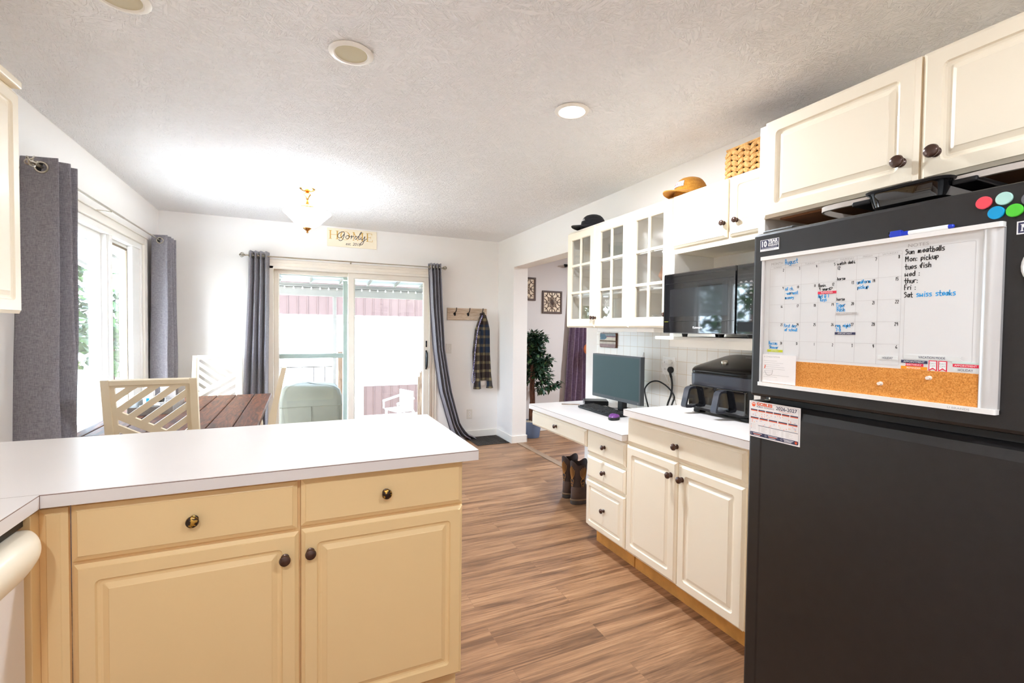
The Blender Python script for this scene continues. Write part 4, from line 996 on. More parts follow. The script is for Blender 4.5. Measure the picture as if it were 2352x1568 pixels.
# local x runs back along the long visible side, local y toward the wall end
mb('black').box(0, .178, 0, .130, .002, .036, .002).build('case', t)
b = mb('charcoal').box(-.005, 0, 0, .130, .002, .036, .001); b.build('front_bezel', t)
mb('silver').box(-.0058, -.005, .006, .04, .008, .024).box(-.0058, -.005, .07, .075, .015, .02).build('ports', t)
def keyboard():
    t = thing('keyboard', 'black full-size computer keyboard on the desk', 'keyboard', (1.893, 2.975, .767), -92)
    mb('black').loft([[(p[0], p[1], z + p[1] * .06) for p in rrect(0, .445, 0, .142, .008)] for z in (.003, .012, .016)]).box(.01, .435, .004, .138, 0, .0045).build('case', t)
    b = mb('rubber')
    for r in range(6):
        y0 = .012 + r * .0205; n = 22 if r else 17; x = .010
        while x < .43:
            w = .0165 if not (r == 0 and .09 < x < .2) else .10
            w = min(w, .436 - x); z = .016 + y0 * .06
            b.loft([[(p[0], p[1], zz + z) for p in rrect(x + i, x + w - i, y0 + i, y0 + .0172 - i, .001, 1)] for zz, i in ((-.001, 0), (.005, .0012), (.0058, .002))]); x += w + .0028
            if abs(x - .300) < .01 or abs(x - .362) < .009: x += .006
    b.build('keys', t)
keyboard()
o = mb('fence').tube([(0, 0, .0035), (.14, 0, .0035)], .0033, 6).build('pencil'); place(o, (1.975, 3.075, .767), 150); tag(o, 'short wooden pencil behind the keyboard', 'pencil')
o['label'] = 'wooden pencil lying in front of the mini computer'
t = thing('computer_mouse', 'purple and black wireless mouse beside the keyboard', 'mouse', (1.862, 2.488, .767), 28)
b = mb('rubber'); b.loft([[(p[0] * k, p[1] * k, z) for p in [(.05 * cos(a), .032 * sin(a) * (1 - .12 * cos(2 * a))) for a in [2 * pi * q / 28 for q in range(28)]]] for z, k in ((0, .92), (.003, 1), (.014, 1), (.018, .97))]); b.build('base', t)
b = mb('mouse'); b.loft([[(p[0] * k + .002, p[1] * k, z + .006 * (1 - (p[0] / .05) ** 2)) for p in [(.049 * cos(a), .031 * sin(a) * (1 - .12 * cos(2 * a))) for a in [2 * pi * q / 28 for q in range(28)]]] for z, k in ((.014, 1), (.02, .96), (.027, .82), (.031, .6), (.033, .3), (.0335, .02))]); b.build('shell', t)
mb('black').loft([[(.028 + .020 * k * cos(a), .011 * k * sin(a), z) for a in [2 * pi * q / 20 for q in range(20)]] for z, k in ((.02, 1.15), (.0345, .95), (.037, .5), (.0375, .05))]).build('scroll_wheel', t)
# wall outlet and cords above the counter
t = thing('power_outlet', 'white double outlet plate on the tile wall above the counter', 'outlet', (2.2715, 2.498, 1.05), -90)
mb('white_plastic').ringpanel(0, .122, 0, .122, -.006, .006, [(0, .003, .004), (.003, 0, .004)]).build('plate', t)
for x0 in (.032, .090):
    for z0 in (.038, .084): mb('white_plastic').lathe([(.017, 0), (.016, -.002), (0, -.002)], (x0, -.006, z0), 'Y', 20).build('socket', t)
b = mb('rubber')
for x0 in (.032, .090):
    for z0 in (.038, .084): b.box(x0 - .007, x0 - .005, -.0085, -.007, z0 - .004, z0 + .006).box(x0 + .005, x0 + .007, -.0085, -.007, z0 - .004, z0 + .006)
b.build('slots', t)
o = mb('white_plastic').box(0, .032, -.034, .0, 0, .026, .004).use('silver').box(-.010, 0, -.022, -.010, .008, .017, .002).build('phone_charger'); place(o, (2.2625, 2.433, 1.128), -90); tag(o, 'small white phone charger plugged into the tile wall outlet', 'charger')
t = thing('appliance_cable', 'thick black appliance cord plugged in above the counter', 'cable', (0, 0, 0))
mb('rubber').lathe([(0, 2.2625), (.021, 2.2625), (.022, 2.258), (.021, 2.246), (.014, 2.238), (0, 2.236)], (0, 2.405, 1.088), 'X', 20).tube([(2.246, 2.403, 1.082), (2.244, 2.395, 1.06), (2.243, 2.385, 1.04)], .008, 10, 4).build('plug', t)
mb('rubber').tube([(2.243, 2.386, 1.045), (2.243, 2.376, .99), (2.243, 2.384, .929), (2.245, 2.412, .868), (2.245, 2.44, .80), (2.24, 2.50, .776), (2.235, 2.58, .776)], .0062, 10, 8).build('cable', t)
o = mb('rubber').tube([(2.235, 2.58, .775), (2.24, 2.606, .82), (2.242, 2.640, .90), (2.243, 2.637, .945), (2.244, 2.583, .988), (2.245, 2.513, 1.001), (2.245, 2.441, .982), (2.245, 2.387, .950), (2.247, 2.358, .912), (2.248, 2.373, .875), (2.25, 2.40, .82), (2.25, 2.43, .775)], .005, 10, 8).build('black_cable'); tag(o, 'thin black cable looping up the tile wall behind the monitor', 'cable')
o = mb('white_plastic').tube([(2.2275, 2.443, 1.141), (2.245, 2.478, 1.13), (2.250, 2.481, 1.094), (2.256, 2.441, 1.024), (2.257, 2.394, .956), (2.256, 2.357, .903), (2.256, 2.33, .84), (2.256, 2.30, .775)], .0018, 6, 8).build('charging_cable'); tag(o, 'thin white charging cable hanging from the charger', 'cable')
o = mb('rubber').tube([(2.04, 2.83, .80), (2.06, 2.80, .785), (2.10, 2.74, .783), (2.12, 2.68, .80)], .0028, 6, 8).build('black_cable'); tag(o, 'thin black monitor cable hanging under the screen', 'cable')
o = mb('white_plastic').tube([(2.269, 2.70, 1.185), (2.262, 2.70, 1.15), (2.25, 2.70, 1.138), (2.246, 2.70, 1.15)], .003, 8, 5).box(2.2655, 2.2715, 2.692, 2.708, 1.15, 1.19, .002).build('wall_hook'); tag(o, 'small clear adhesive hook on the tiles beside the monitor', 'hook')
t = thing('painted_plaque', 'small wooden plaque painted with grey and cream stripes, wired to the tile wall', 'plaque', (2.258, 3.228, 1.208), -90)
mb('bark').ringpanel(0, .222, 0, .118, 0, .013, [(0, .002, .012), (.002, 0, .011)]).build('board', t)
b = mb(); 
for z0, z1, c in ((.0, .03, (160, 140, 140)), (.03, .048, (206, 200, 188)), (.048, .058, (110, 92, 72)), (.058, .085, (226, 220, 206)), (.085, .093, (140, 104, 120)), (.093, .118, (150, 160, 166))):
    m = plain('plaque_paint', rgb(*c), .7, var=.15, vscale=30); b.use(m)
    P = rrect(.004, .214, .003, .115, .010, 6); P = clip_poly(P, 0, 1, z1); P = clip_poly(P, 0, -1, -z0); b.flat(P, -.0006)
b.use(plain('plaque_paint_blue', rgb(96, 128, 146), .7, var=.3, vscale=40)).flat([(.008, .062), (.07, .064), (.10, .08), (.07, .108), (.01, .108)], -.0009); b.build('painting', t)
mb('nickel').tube([(.03, .006, .112), (.08, .008, .150), (.14, .006, .113)], .0012, 6, 6).build('wire', t)
t = thing('undercabinet_light', 'slim white light strip under the glass cabinets', 'light', (2.02, 2.92, 1.336), -90)
mb('white_plastic').box(0, .45, 0, .07, 0, .0295, .004).build('housing', t); mb('cab_in').box(.452, .62, -.005, .10, .002, .0295, .006).build('end_box', t)

# glass cabinet contents
def lathe_obj(name, mat, prof, loc, lab, cat, group=None, n=24):
    o = mb(mat).lathe(prof, n=n).build(name); place(o, loc); return tag(o, lab, cat, group)
goblet = [(.032, 0), (.032, .002), (.006, .008), (.005, .07), (.03, .09), (.038, .13), (.034, .165), (.0325, .165), (.036, .13), (.028, .092), (0, .088)]
z1s, z2s, z0s = 1.6161, 1.8561, 1.3845
g0 = None
for k, (y_, dx) in enumerate(((2.62, 2.10), (2.70, 2.14), (2.56, 2.16))):
    if g0 is None: g0 = o = mb('clearglass').lathe(goblet, n=28).build('goblet')
    else: o = g0.copy(); COL.objects.link(o)
    place(o, (dx, y_, z1s)); tag(o, ('clear stemmed goblet nearest the pane', 'clear stemmed goblet on the knob side', 'clear stemmed goblet at the back of its group')[k] + ', middle shelf of the double glass cabinet', 'goblet', 'goblets on the middle shelf')
lathe_obj('canister', 'mint', [(.048, 0), (.05, .005), (.05, .12), (.044, .135), (.044, .15), (0, .15)], (2.09, 2.63, z2s), 'mint green glass canister on the top shelf of the double glass cabinet', 'canister')
lathe_obj('cut_glass_bowl', 'clearglass', [(.04, 0), (.07, .06), (.075, .12), (.072, .12), (.066, .06), (.03, .008), (0, .008)], (2.11, 2.80, z2s), 'clear cut-glass bowl on the top shelf of the double glass cabinet', 'bowl')
pl = None
for k in range(6):
    prof = [(.0, 0), (.06, 0), (.065, .002), (.105, .012), (.106, .0135), (.064, .005), (0, .005)]
    if pl is None: pl = o = mb('plate').lathe(prof, n=36).build('dinner_plate')
    else: o = pl.copy(); COL.objects.link(o)
    place(o, (2.12, 2.285, z0s + .0095 * k)); tag(o, 'white dinner plate in the stack in the single-door glass cabinet, ' + ('lowest of six', 'second from the bottom', 'third from the bottom', 'third from the top', 'second from the top', 'topmost of six')[k], 'plate', 'stacked plates in the glass cabinet')
for k, (x, y_) in enumerate(((2.08, 2.22), (2.14, 2.29), (2.16, 2.18))):
    lathe_obj('tumbler', 'clearglass', [(.03, 0), (.036, .13), (.034, .13), (.028, .006), (0, .006)], (x, y_, z1s), ('clear tumbler nearest the microwave', 'clear tumbler toward the middle', 'clear tumbler furthest back')[k] + ' on the shelf of the single-door cabinet', 'tumbler', 'tumblers in the single-door glass cabinet')
o = mb('peach').prism([(0, 0), (.075, .095), (.02, .205), (0, .2)], 0, .003, 'YZ').build('peach_card'); place(o, (2.17, 2.36, z1s), 8); tag(o, 'peach coloured card leaning inside the single-door glass cabinet', 'card')

# ================================================================== caps and basket on the wall cabinets
def cap(name, lab, x, y_, ang, mat, brim_mat, patch, extra, s=1.0):
    t = thing(name, lab, 'cap', (x, y_, 2.1235), ang)
    rings = []; N = 32
    for k in range(9):
        q = k / 8; zz = (.012 + .112 * sin(q * pi / 2)) * s; rr = .092 * s * cos(q * pi / 2) ** .62 if q < 1 else .002
        rings.append([(rr * 1.06 * cos(2 * pi * j / N) + .006 * sin(q * pi), rr * .88 * sin(2 * pi * j / N), zz - .012 * s) for j in range(N)])
    mb(mat).loft(rings).build('crown', t)
    # curved visor
    V = []; F = []; na, nr = 21, 6
    for top in (0, 1):
        for i in range(na):
            a = radians(-82 + 164 * i / (na - 1))
            for j in range(nr):
                e = j / (nr - 1); r0 = .092 * s; ex = r0 * cos(a) * 1.06; ey = r0 * .88 * sin(a)
                x_ = ex + e * .078 * s * max(0.0, cos(a)) ** .55; yy = ey * (1 - .05 * e)
                zz = .014 * s - 2.6 * yy * yy * (.35 + .65 * e) / s + .010 * s * (1 - e) * cos(a) + .0045 * top
                V.append((x_, yy, zz + .004 * s))
    n1 = na * nr
    for i in range(na - 1):
        for j in range(nr - 1):
            p = i * nr + j; F += [(p, p + 1, p + nr + 1, p + nr), (n1 + p, n1 + p + nr, n1 + p + nr + 1, n1 + p + 1)]
    for i in range(na - 1): p = i * nr + nr - 1; F.append((p, p + nr, n1 + p + nr, n1 + p))
    mb(brim_mat).add(V, F).build('brim', t)
    mb(mat).lathe([(.006, .1085 * s), (.005, .1135 * s), (0, .1145 * s)], n=12).build('button', t)
    if patch:
        # patch on the front of the crown, facing along +x
        b = mb('ink_white'); 
        def on(u, v, off):
            q = max(0.05, min(.95, v)); a = u / (.086 * s)
            rr = .092 * s * cos(q * pi / 2) ** .62 + off
            return (rr * 1.06 * cos(a) + .006 * sin(q * pi), rr * .88 * sin(a), (.112 * sin(q * pi / 2)) * s)
        def warp(bb, name):
            bb.v = [Vector(on(p.x, p.z, .0015 + p.y)) for p in bb.v]; return bb.build(name, t)
        if patch == 'patch':
            for m_, x0, x1, za, zb, e in (('ink_navy', -.047, .047, .30, .53, -.0004), ('ink_white', -.0455, .0455, .312, .518, .0)):
                q = mb(m_)
                for i in range(16):
                    for k in range(4): q.rect(x0 + (x1 - x0) * i / 16, x0 + (x1 - x0) * (i + 1) / 16, za + (zb - za) * k / 4, za + (zb - za) * (k + 1) / 4, e)
                warp(q, 'patch')
            for m_, tx, x0 in (('ink_red', 'HEATING,', -.042), ('ink_black', 'INC', .018)):
                q = mb(m_); V, F = text_geo(tx, 1.0); k_ = .0125
                q.add([(x0 + p[0] * k_, .0008, .355 + p[1] * .17) for p in V], F); warp(q, 'patch_lettering')
        else:
            for P in ([(-.034, .36), (-.026, .50), (-.022, .36), (-.016, .47), (-.010, .36)], [(-.008, .36), (-.006, .54)], [(-.004, .36), (.002, .45), (.006, .36), (.010, .42)], [(.012, .36), (.014, .52)], [(.008, .45), (.02, .46)], [(.018, .36), (.026, .43), (.032, .36)]):
                b.ribbon([(p[0], p[1]) for p in P], .004, 0, 4)
            b.v = [Vector((p.x, p.y, p.z)) for p in b.v]; warp(b, 'embroidery')
    return t
cap('baseball_cap', 'black baseball cap with white script on the double glass cabinet', 2.09, 3.09, 174, 'hat_black', 'hat_black', 'script', 0, 1.08)
cap('baseball_cap', 'ochre tan baseball cap with white front patch on the single glass cabinet', 2.09, 2.09, 176, 'hat_tan', 'hat_tan', 'patch', 0, 1.08)
t = thing('woven_basket', 'woven water hyacinth basket on the small cabinet above the microwave', 'basket', (1.995, 1.29, 2.1235), 0)
mb('basket_dark').box(.008, .255, .008, .465, .0, .15, .004).build('lining', t)
b = mb('basket')
def strand(c, d, up, L, r):
    d = d.normalized(); up = (up - d * up.dot(d)).normalized(); sd = d.cross(up); R = []
    for k in range(7):
        q = k / 6; rr = r * (sin(pi * (.06 + .88 * q)) ** .6); p = c + d * (L * (q - .5)) + up * (.004 * sin(pi * q))
        R.append([p + sd * rr * cos(2 * pi * j / 7) + up * rr * .6 * sin(2 * pi * j / 7) for j in range(7)])
    b.loft(R)
rnd = random.Random(11)
def weave(o, du, nrm, length, hgt, cw=.036, rh=.0275):
    # columns of slanted pairs make the braid
    nc = int(length / cw + .3); nr = int(hgt / rh + .4)
    for c in range(nc):
        for r in range(nr):
            s = 1 if c % 2 == 0 else -1
            ctr = o + du * (cw * (c + .5)) + Vector((0, 0, rh * (r + .5))) + nrm * .006
            strand(ctr, du * 1.0 + Vector((0, 0, .62 * s)), nrm, cw * 1.38, 0.0142 * rnd.uniform(.9, 1.08))
weave(Vector((.004, .47, .0)), Vector((0, -1, 0)), Vector((-1, 0, 0)), .47, .145)
weave(Vector((.0, .468, .0)), Vector((1, 0, 0)), Vector((0, 1, 0)), .26, .145)
for z in (.147,):
    P = [(.002, .002, z), (.002, .468, z), (.26, .468, z), (.26, .002, z), (.002, .002, z)]
    b.tube(P, .007, 8)
b.build('weave', t)

# ================================================================== curtains and rods
def curtain(name, lab, loc, rz, rows, n, mat, rodz, group, ph=0.0, grommets=True, seed=1, head=.045):
    t = thing(name, lab, 'curtain', loc, rz, group)
    rnd = random.Random(seed); w = [rnd.uniform(-.35, .35) for _ in range(40)]
    nu = n * 14; b = mb(mat); nz = 40
    zt, zb = rows[0][0], rows[-1][0]; V = []
    def at(z):
        for i in range(len(rows) - 1):
            if rows[i][0] >= z >= rows[i + 1][0]:
                f = (rows[i][0] - z) / max(1e-6, rows[i][0] - rows[i + 1][0]); return [a + (c - a) * f for a, c in zip(rows[i], rows[i + 1])]
        return list(rows[-1])
    for i in range(nz + 1):
        z = zt + (zb - zt) * (i / nz) ** 1.0; _, a, c, A = at(z)[:4]; q = (zt - z) / max(.01, zt - zb)
        for j in range(nu + 1):
            u = j / nu; ang = 2 * pi * n * u + ph; k = int(ang / pi) % 38
            s = sin(ang); d = A * math.copysign(abs(s) ** .72, s) * (1 + q * w[k]) + .006 * sin(7 * z + 5 * u + k) * q
            x = a + (c - a) * (u + .10 / n * sin(2 * ang) * .5 + q * .018 * sin(3 * u * pi + 4 * z))
            V.append((x, d, z))
    m = nu + 1; F = [(i * m + j, i * m + j + 1, (i + 1) * m + j + 1, (i + 1) * m + j) for i in range(nz) for j in range(nu)]
    b.add(V, F); o = b.build('panel', t, smooth=180)
    md = o.modifiers.new('cloth', 'SOLIDIFY'); md.thickness = .0025
    if grommets:
        _, a, c, A = rows[0][:4]
        for k in range(2 * n):
            u = (k * pi - ph) / (2 * pi * n)
            if u < 0 or u > 1: continue
            xx = a + (c - a) * u
            g = mb('nickel'); g.tube([(xx - (.007 if k == 0 else 0), .024 * cos(2 * pi * i / 20), rodz + .024 * sin(2 * pi * i / 20)) for i in range(21)], .0058, 6, cap=False); g.use('rubber').lathe([(0, xx - (.005 if k == 0 else -.001)), (.021, xx - (.005 if k == 0 else -.001)), (.021, xx + .002), (0, xx + .002)], (0, 0, rodz), 'X', 16); g.build('grommet', t)
    return t
def rod(lab, loc, rz, x0, x1, z, brackets, group='curtain rods'):
    t = thing('curtain_rod', lab, 'curtain rod', loc, rz, group)
    mb('nickel').tube([(x0, 0, z), ((x0 + x1) / 2, 0, z)], .0075, 10).tube([((x0 + x1) / 2, 0, z), (x1, 0, z)], .0062, 10).build('pole', t)
    for x, s in ((x0, -1), (x1, 1)):
        b = mb('nickel').lathe([(.009, 0), (.010, s * .010), (.006, s * .014)], (x, 0, z), 'X', 12)
        for k in range(5):
            a0 = 2 * pi * k / 5; b.tube([(x + s * (.012 + .05 * q / 6), .024 * sin(pi * q / 6) * cos(a0 + q * .25), z + .024 * sin(pi * q / 6) * sin(a0 + q * .25)) for q in range(7)], .0032, 6)
        b.lathe([(0, s * .008), (.010, s * .02), (.010, s * .045), (0, s * .058)], (x, 0, z), 'X', 10).build('finial', t)
    for x, d in brackets: mb('nickel').box(x - .008, x + .008, d - .003, d, z - .05, z + .012, .001).tube([(x, d - .002, z - .004), (x, .0, z - .010)], .0045, 8).build('bracket', t)
    return t
rod('long curtain rod above the slanted window on the left wall', (-1.125, 0, 0), 90, 2.93, 5.345, 2.095, ((3.90, .0995), (3.02, .0995)))
rod('curtain rod with twisted cage finials above the patio door', (0, 5.385, 0), 0, -.49, 1.52, 2.06, ((.51, .0835), (-.40, .0835), (1.45, .0835)))
curtain('curtain', 'grey curtain at the near end of the slanted window, beside the wall cabinet', (-1.125, 0, 0), 90, [(2.145, 2.985, 3.145, .085), (1.9, 2.975, 3.145, .087), (1.2, 2.93, 3.14, .092), (.02, 2.88, 3.13, .095)], 2, 'curtain', 2.095, 'grey linen curtains', ph=-.75, seed=2)
curtain('curtain', 'grey curtain at the far end of the slanted window, near the room corner', (-1.125, 0, 0), 90, [(2.145, 5.06, 5.33, .068), (1.9, 5.05, 5.33, .070), (1.2, 5.02, 5.34, .082), (.02, 4.98, 5.36, .095)], 3, 'curtain', 2.095, 'grey linen curtains', ph=-.9, seed=3)
curtain('curtain', 'grey curtain hanging at the table side of the patio door', (0, 5.385, 0), 0, [(2.105, -.469, -.285, .046), (1.8, -.475, -.285, .048), (1.0, -.51, -.285, .055), (.02, -.54, -.285, .06)], 4, 'curtain', 2.06, 'grey linen curtains', ph=2.2, seed=4)
curtain('curtain', 'grey curtain sweeping onto the floor at the coat hook side of the patio door', (0, 5.385, 0), 0, [(2.105, 1.364, 1.512, .046), (1.6, 1.385, 1.535, .05), (1.1, 1.43, 1.565, .052), (.6, 1.50, 1.655, .055), (.2, 1.62, 1.76, .058), (.07, 1.66, 1.86, .06), (.03, 1.68, 1.93, .064), (.012, 1.70, 1.965, .07)], 4, 'curtain', 2.06, 'grey linen curtains', ph=.4, seed=5)
curtain('purple_curtain', 'purple curtain by the window of the next room', (0, 5.41, 0), 0, [(2.20, 3.36, 3.60, .04), (1.36, 3.31, 3.63, .045), (.4, 3.24, 3.66, .05), (.03, 3.22, 3.68, .055)], 5, 'purple', 2.15, None, seed=6, grommets=False)
rp = mb('darkmetal').tube([(3.2, 5.41, 2.21), (5.1, 5.41, 2.21)], .01, 10).box(3.25, 3.27, 5.41, 5.4885, 2.19, 2.22).box(5.0, 5.02, 5.41, 5.4885, 2.19, 2.22).build('curtain_rod'); tag(rp, 'dark curtain rod holding the purple curtain', 'curtain rod')

# ================================================================== on the back wall
t = thing('wall_sign', 'cream HOME Gordy est. 2018 wooden sign above the patio door', 'sign', (.267, 5.456, 2.227))
mb('signwood').box(0, .519, 0, .0135, 0, .195, .002).build('board', t)
b = mb('ink_gold')
def serif(P, y): b.flat(P, y)
def stem(x, w, z0, z1, s=.010, h=.004):
    b.rect(x, x + w, z0, z1, -.0005); b.rect(x - s, x + w + s, z0, z0 + h, -.0005); b.rect(x - s, x + w + s, z1 - h, z1, -.0005)
z0, z1 = .078, .170
stem(.026, .012, z0, z1); stem(.096, .012, z0, z1); b.rect(.038, .096, .124, .128, -.0005)
for k in range(40):
    a0, a1 = 2 * pi * k / 40, 2 * pi * (k + 1) / 40
    ro = lambda a: (.183 + .050 * cos(a), .124 + .048 * sin(a)); ri = lambda a: (.183 + .038 * cos(a), .124 + .045 * sin(a)); b.flat([ro(a0), ro(a1), ri(a1), ri(a0)], -.0005)
stem(.268, .006, z0, z1, .008); stem(.358, .012, z0, z1, .008)
b.flat([(.262, z1), (.276, z1), (.318, z0), (.312, z0)], -.00055); b.flat([(.312, z0), (.316, z0), (.364, z1), (.358, z1)], -.00055)
stem(.412, .012, z0, z1, .008); b.rect(.424, .474, z0, z0 + .004, -.0005); b.rect(.424, .468, z1 - .004, z1, -.0005); b.rect(.424, .456, .123, .127, -.0005)
b.rect(.470, .474, z0, z0 + .022, -.0005); b.rect(.464, .468, z1 - .02, z1, -.0005); b.rect(.453, .456, .112, .138, -.0005)
b.build('gold_lettering', t)
b = mb('ink_black'); zz = -.0009
def scr(P, w=.0052): b.ribbon(P, w, zz, 7)
scr([(.178, .150), (.168, .162), (.140, .158), (.112, .132), (.108, .108), (.122, .094), (.146, .104), (.172, .138), (.176, .146), (.168, .108), (.152, .074), (.128, .066), (.118, .076)], .0062)
scr([(.208, .128), (.192, .116), (.192, .098), (.206, .092), (.222, .106), (.222, .124), (.208, .128), (.228, .118), (.246, .118)])
scr([(.246, .124), (.252, .130), (.248, .106), (.244, .092), (.252, .112), (.266, .126), (.276, .120)])
scr([(.312, .118), (.302, .128), (.286, .118), (.284, .098), (.298, .094), (.316, .118), (.346, .158), (.358, .170), (.352, .178), (.340, .160), (.324, .112), (.330, .094), (.346, .104)], .0058)
scr([(.352, .124), (.350, .102), (.360, .092), (.376, .106), (.390, .132), (.386, .100), (.370, .052), (.352, .036), (.344, .046), (.360, .068), (.392, .092), (.412, .108)], .0058)
put_text(b, 'est. 2018', .046, .265, .022, zz, align='CENTER', sx=.92, shear=.25); b.build('black_lettering', t)

t = thing('coat_rack', 'whitewashed wooden board with three black double hooks', 'coat rack', (1.612, 5.452, 1.452))
mb('barnwhite').ringpanel(0, .508, 0, .145, 0, .0175, [(0, .004, .002), (.004, 0, .001), (.016, 0, .001), (.019, .003, .001), (.022, .003, .001)]).build('board', t)
for x in (.092, .262, .432):
    b = mb('darkmetal').lathe([(0, 0), (.016, 0), (.016, -.004), (0, -.006)], (x, .002, .075), 'Y', 16)
    b.tube([(x, 0, .085), (x + .002, -.030, .095), (x + .006, -.045, .118), (x + .008, -.050, .140)], lambda q: .0055 - .001 * q, 8, 6).lathe([(0, -.006), (.008, -.001), (0, .007)], (x + .008, -.050, .143), 'Z', 10)
    b.tube([(x, 0, .075), (x - .004, -.026, .058), (x - .006, -.04, .055), (x - .006, -.046, .068), (x - .005, -.045, .078)], .0055, 8, 6).lathe([(0, -.006), (.008, -.001), (0, .007)], (x - .005, -.045, .081), 'Z', 10)
    b.tube([(x, -.002, .09), (x, -.004, .05)], .009, 8); b.build('hook', t)
# plaid flannel hanging from the third hook
t = thing('flannel_shirt', 'brown and navy plaid flannel shirt hanging from the third coat hook', 'shirt', (2.045, 5.405, 0))
def lofted(rows, mat, name, folds, amp, seed, n=64):
    rnd = random.Random(seed); b = mb(mat); R = []
    ph = rnd.uniform(0, 6)
    for i, (z, xl, xr, dy, cy) in enumerate(rows):
        cx = (xl + xr) / 2; hw = (xr - xl) / 2; ring = []
        for j in range(n):
            a = 2 * pi * j / n; f = 1 + amp * min(1, i / 3) * sin(folds * a + ph + .25 * i)
            ring.append((cx + hw * cos(a) * (1 + .3 * amp * sin(folds * a + ph)), min(.058, cy + dy * sin(a) * f), z))
        R.append(ring)
    return b.loft(R).build(name, t, smooth=180)
def dense(rows, k=4):
    out = []
    for i in range(len(rows) - 1):
        for q in range(k): out.append(tuple(a + (c - a) * (q / k) for a, c in zip(rows[i], rows[i + 1])))
    return out + [rows[-1]]
lofted(dense([(1.555, -.012, .010, .012, -.03), (1.53, -.028, .024, .024, -.018), (1.45, -.058, .045, .036, -.006), (1.34, -.095, .06, .045, 0), (1.06, -.122, .070, .048, .006), (.84, -.112, .074, .046, .008), (.715, -.088, .074, .040, .010)]), 'plaid', 'shirt_body', 7, .16, 3)
lofted(dense([(1.52, .0, .036, .022, -.02), (1.44, .008, .064, .030, -.018), (1.34, .020, .088, .034, -.018), (1.05, .034, .094, .036, -.020), (.80, .050, .112, .034, -.020), (.66, .058, .130, .036, -.020), (.618, .050, .140, .040, -.020)]), 'plaid', 'sleeve', 4, .14, 8)
lofted(dense([(1.32, -.090, -.03, .030, -.026), (1.05, -.126, -.040, .038, -.026), (.80, -.118, -.038, .038, -.026), (.66, -.112, -.028, .036, -.024), (.612, -.118, -.022, .042, -.024)]), 'plaid', 'sleeve', 4, .16, 12)
lofted(dense([(.72, -.03, .06, .02, .012), (.645, -.02, .058, .02, .014)]), 'cab_in', 'lining', 3, .05, 4)
o = mb('strap').tube([(2.044, 5.392, 1.532), (2.020, 5.36, 1.49), (1.985, 5.355, 1.40), (1.958, 5.352, 1.28), (1.938, 5.352, 1.10), (1.928, 5.356, .98), (1.918, 5.37, .82), (1.905, 5.37, .745), (1.908, 5.37, .70), (1.925, 5.365, .69), (1.936, 5.36, .74), (1.935, 5.358, .82)], lambda q: .0085 - .005 * q, 6, 8).build('lanyard'); tag(o, 'patterned blue and white lanyard hanging with the flannel shirt', 'lanyard')
def plate(name, lab, x0, x1, z0, z1, sw):
    t = thing(name, lab, name.replace('_', ' '), (x0, 5.464, z0))
    w, h = x1 - x0, z1 - z0
    mb('switch_plate').ringpanel(0, w, 0, h, 0, .0055, [(0, .003, .003), (.003, 0, .003)]).build('plate', t)
    if sw: mb('cab_in').box(w / 2 - .006, w / 2 + .006, -.010, 0, h / 2 - .012, h / 2 + .012, .002).build('toggle', t)
    else:
        for z in (h * .32, h * .68):
            q = mb('white_plastic').lathe([(.016, 0), (.0155, -.002), (0, -.002)], (w / 2, 0, z), 'Y', 18).build('socket', t)
            mb('rubber').box(w / 2 - .007, w / 2 - .005, -.0026, -.0018, z - .004, z + .006).box(w / 2 + .005, w / 2 + .007, -.0026, -.0018, z - .004, z + .006).build('slots', q)
plate('light_switch', 'white light switch plate between the curtain and the flannel shirt', 1.602, 1.672, 1.05, 1.165, True)
plate('wall_outlet', 'white electrical outlet low on the wall above the door mat', 1.875, 1.945, .235, .35, False)
t = thing('door_mat', 'dark ribbed rubber door mat in the corner by the patio door', 'mat', (1.86, 5.03, .0005))
mb('rugdark').box(0, .40, 0, .42, 0, .008, .003).build('base', t)
b = mb('rugdark')
for k in range(13): b.box(.02 + .028 * k, .034 + .028 * k, .03, .39, .0075, .013, .003)
b.build('ribs', t)

# ================================================================== dining table and chairs
t = thing('dining_table', 'dining table of dark stained wide pine planks with white legs', 'table', (-.66, 3.885, 0))
ed = [-.45, -.385, -.248, -.111, .026, .163, .300, .433]
b = mb('table_top')
for k in range(7):
    x0, x1 = ed[k], ed[k + 1]; b.box(x0 + .003, x1 - .003, -.735, .735, .722, .76, .005)
b.build('tabletop', t)
mb('table_gap').box(-.44, .425, -.725, .725, .715, .750).build('underlayer', t)
mb('chair').box(-.39, .375, -.66, -.635, .62, .7145, .003).box(-.39, .375, .635, .66, .62, .7145, .003).box(-.39, -.365, -.635, .635, .62, .7145, .003).box(.35, .375, -.635, .635, .62, .7145, .003).build('apron', t)
for sx in (-.385, .285):
    for sy in (-.665, .575):
        mb('chair').lathe([(.045, .7145), (.045, .60), (.032, .58), (.042, .52), (.036, .38), (.026, .18), (.034, .12), (.030, .05), (.020, 0), (0, 0)], (sx + .045, sy + .045, 0), n=24).build('leg', t)
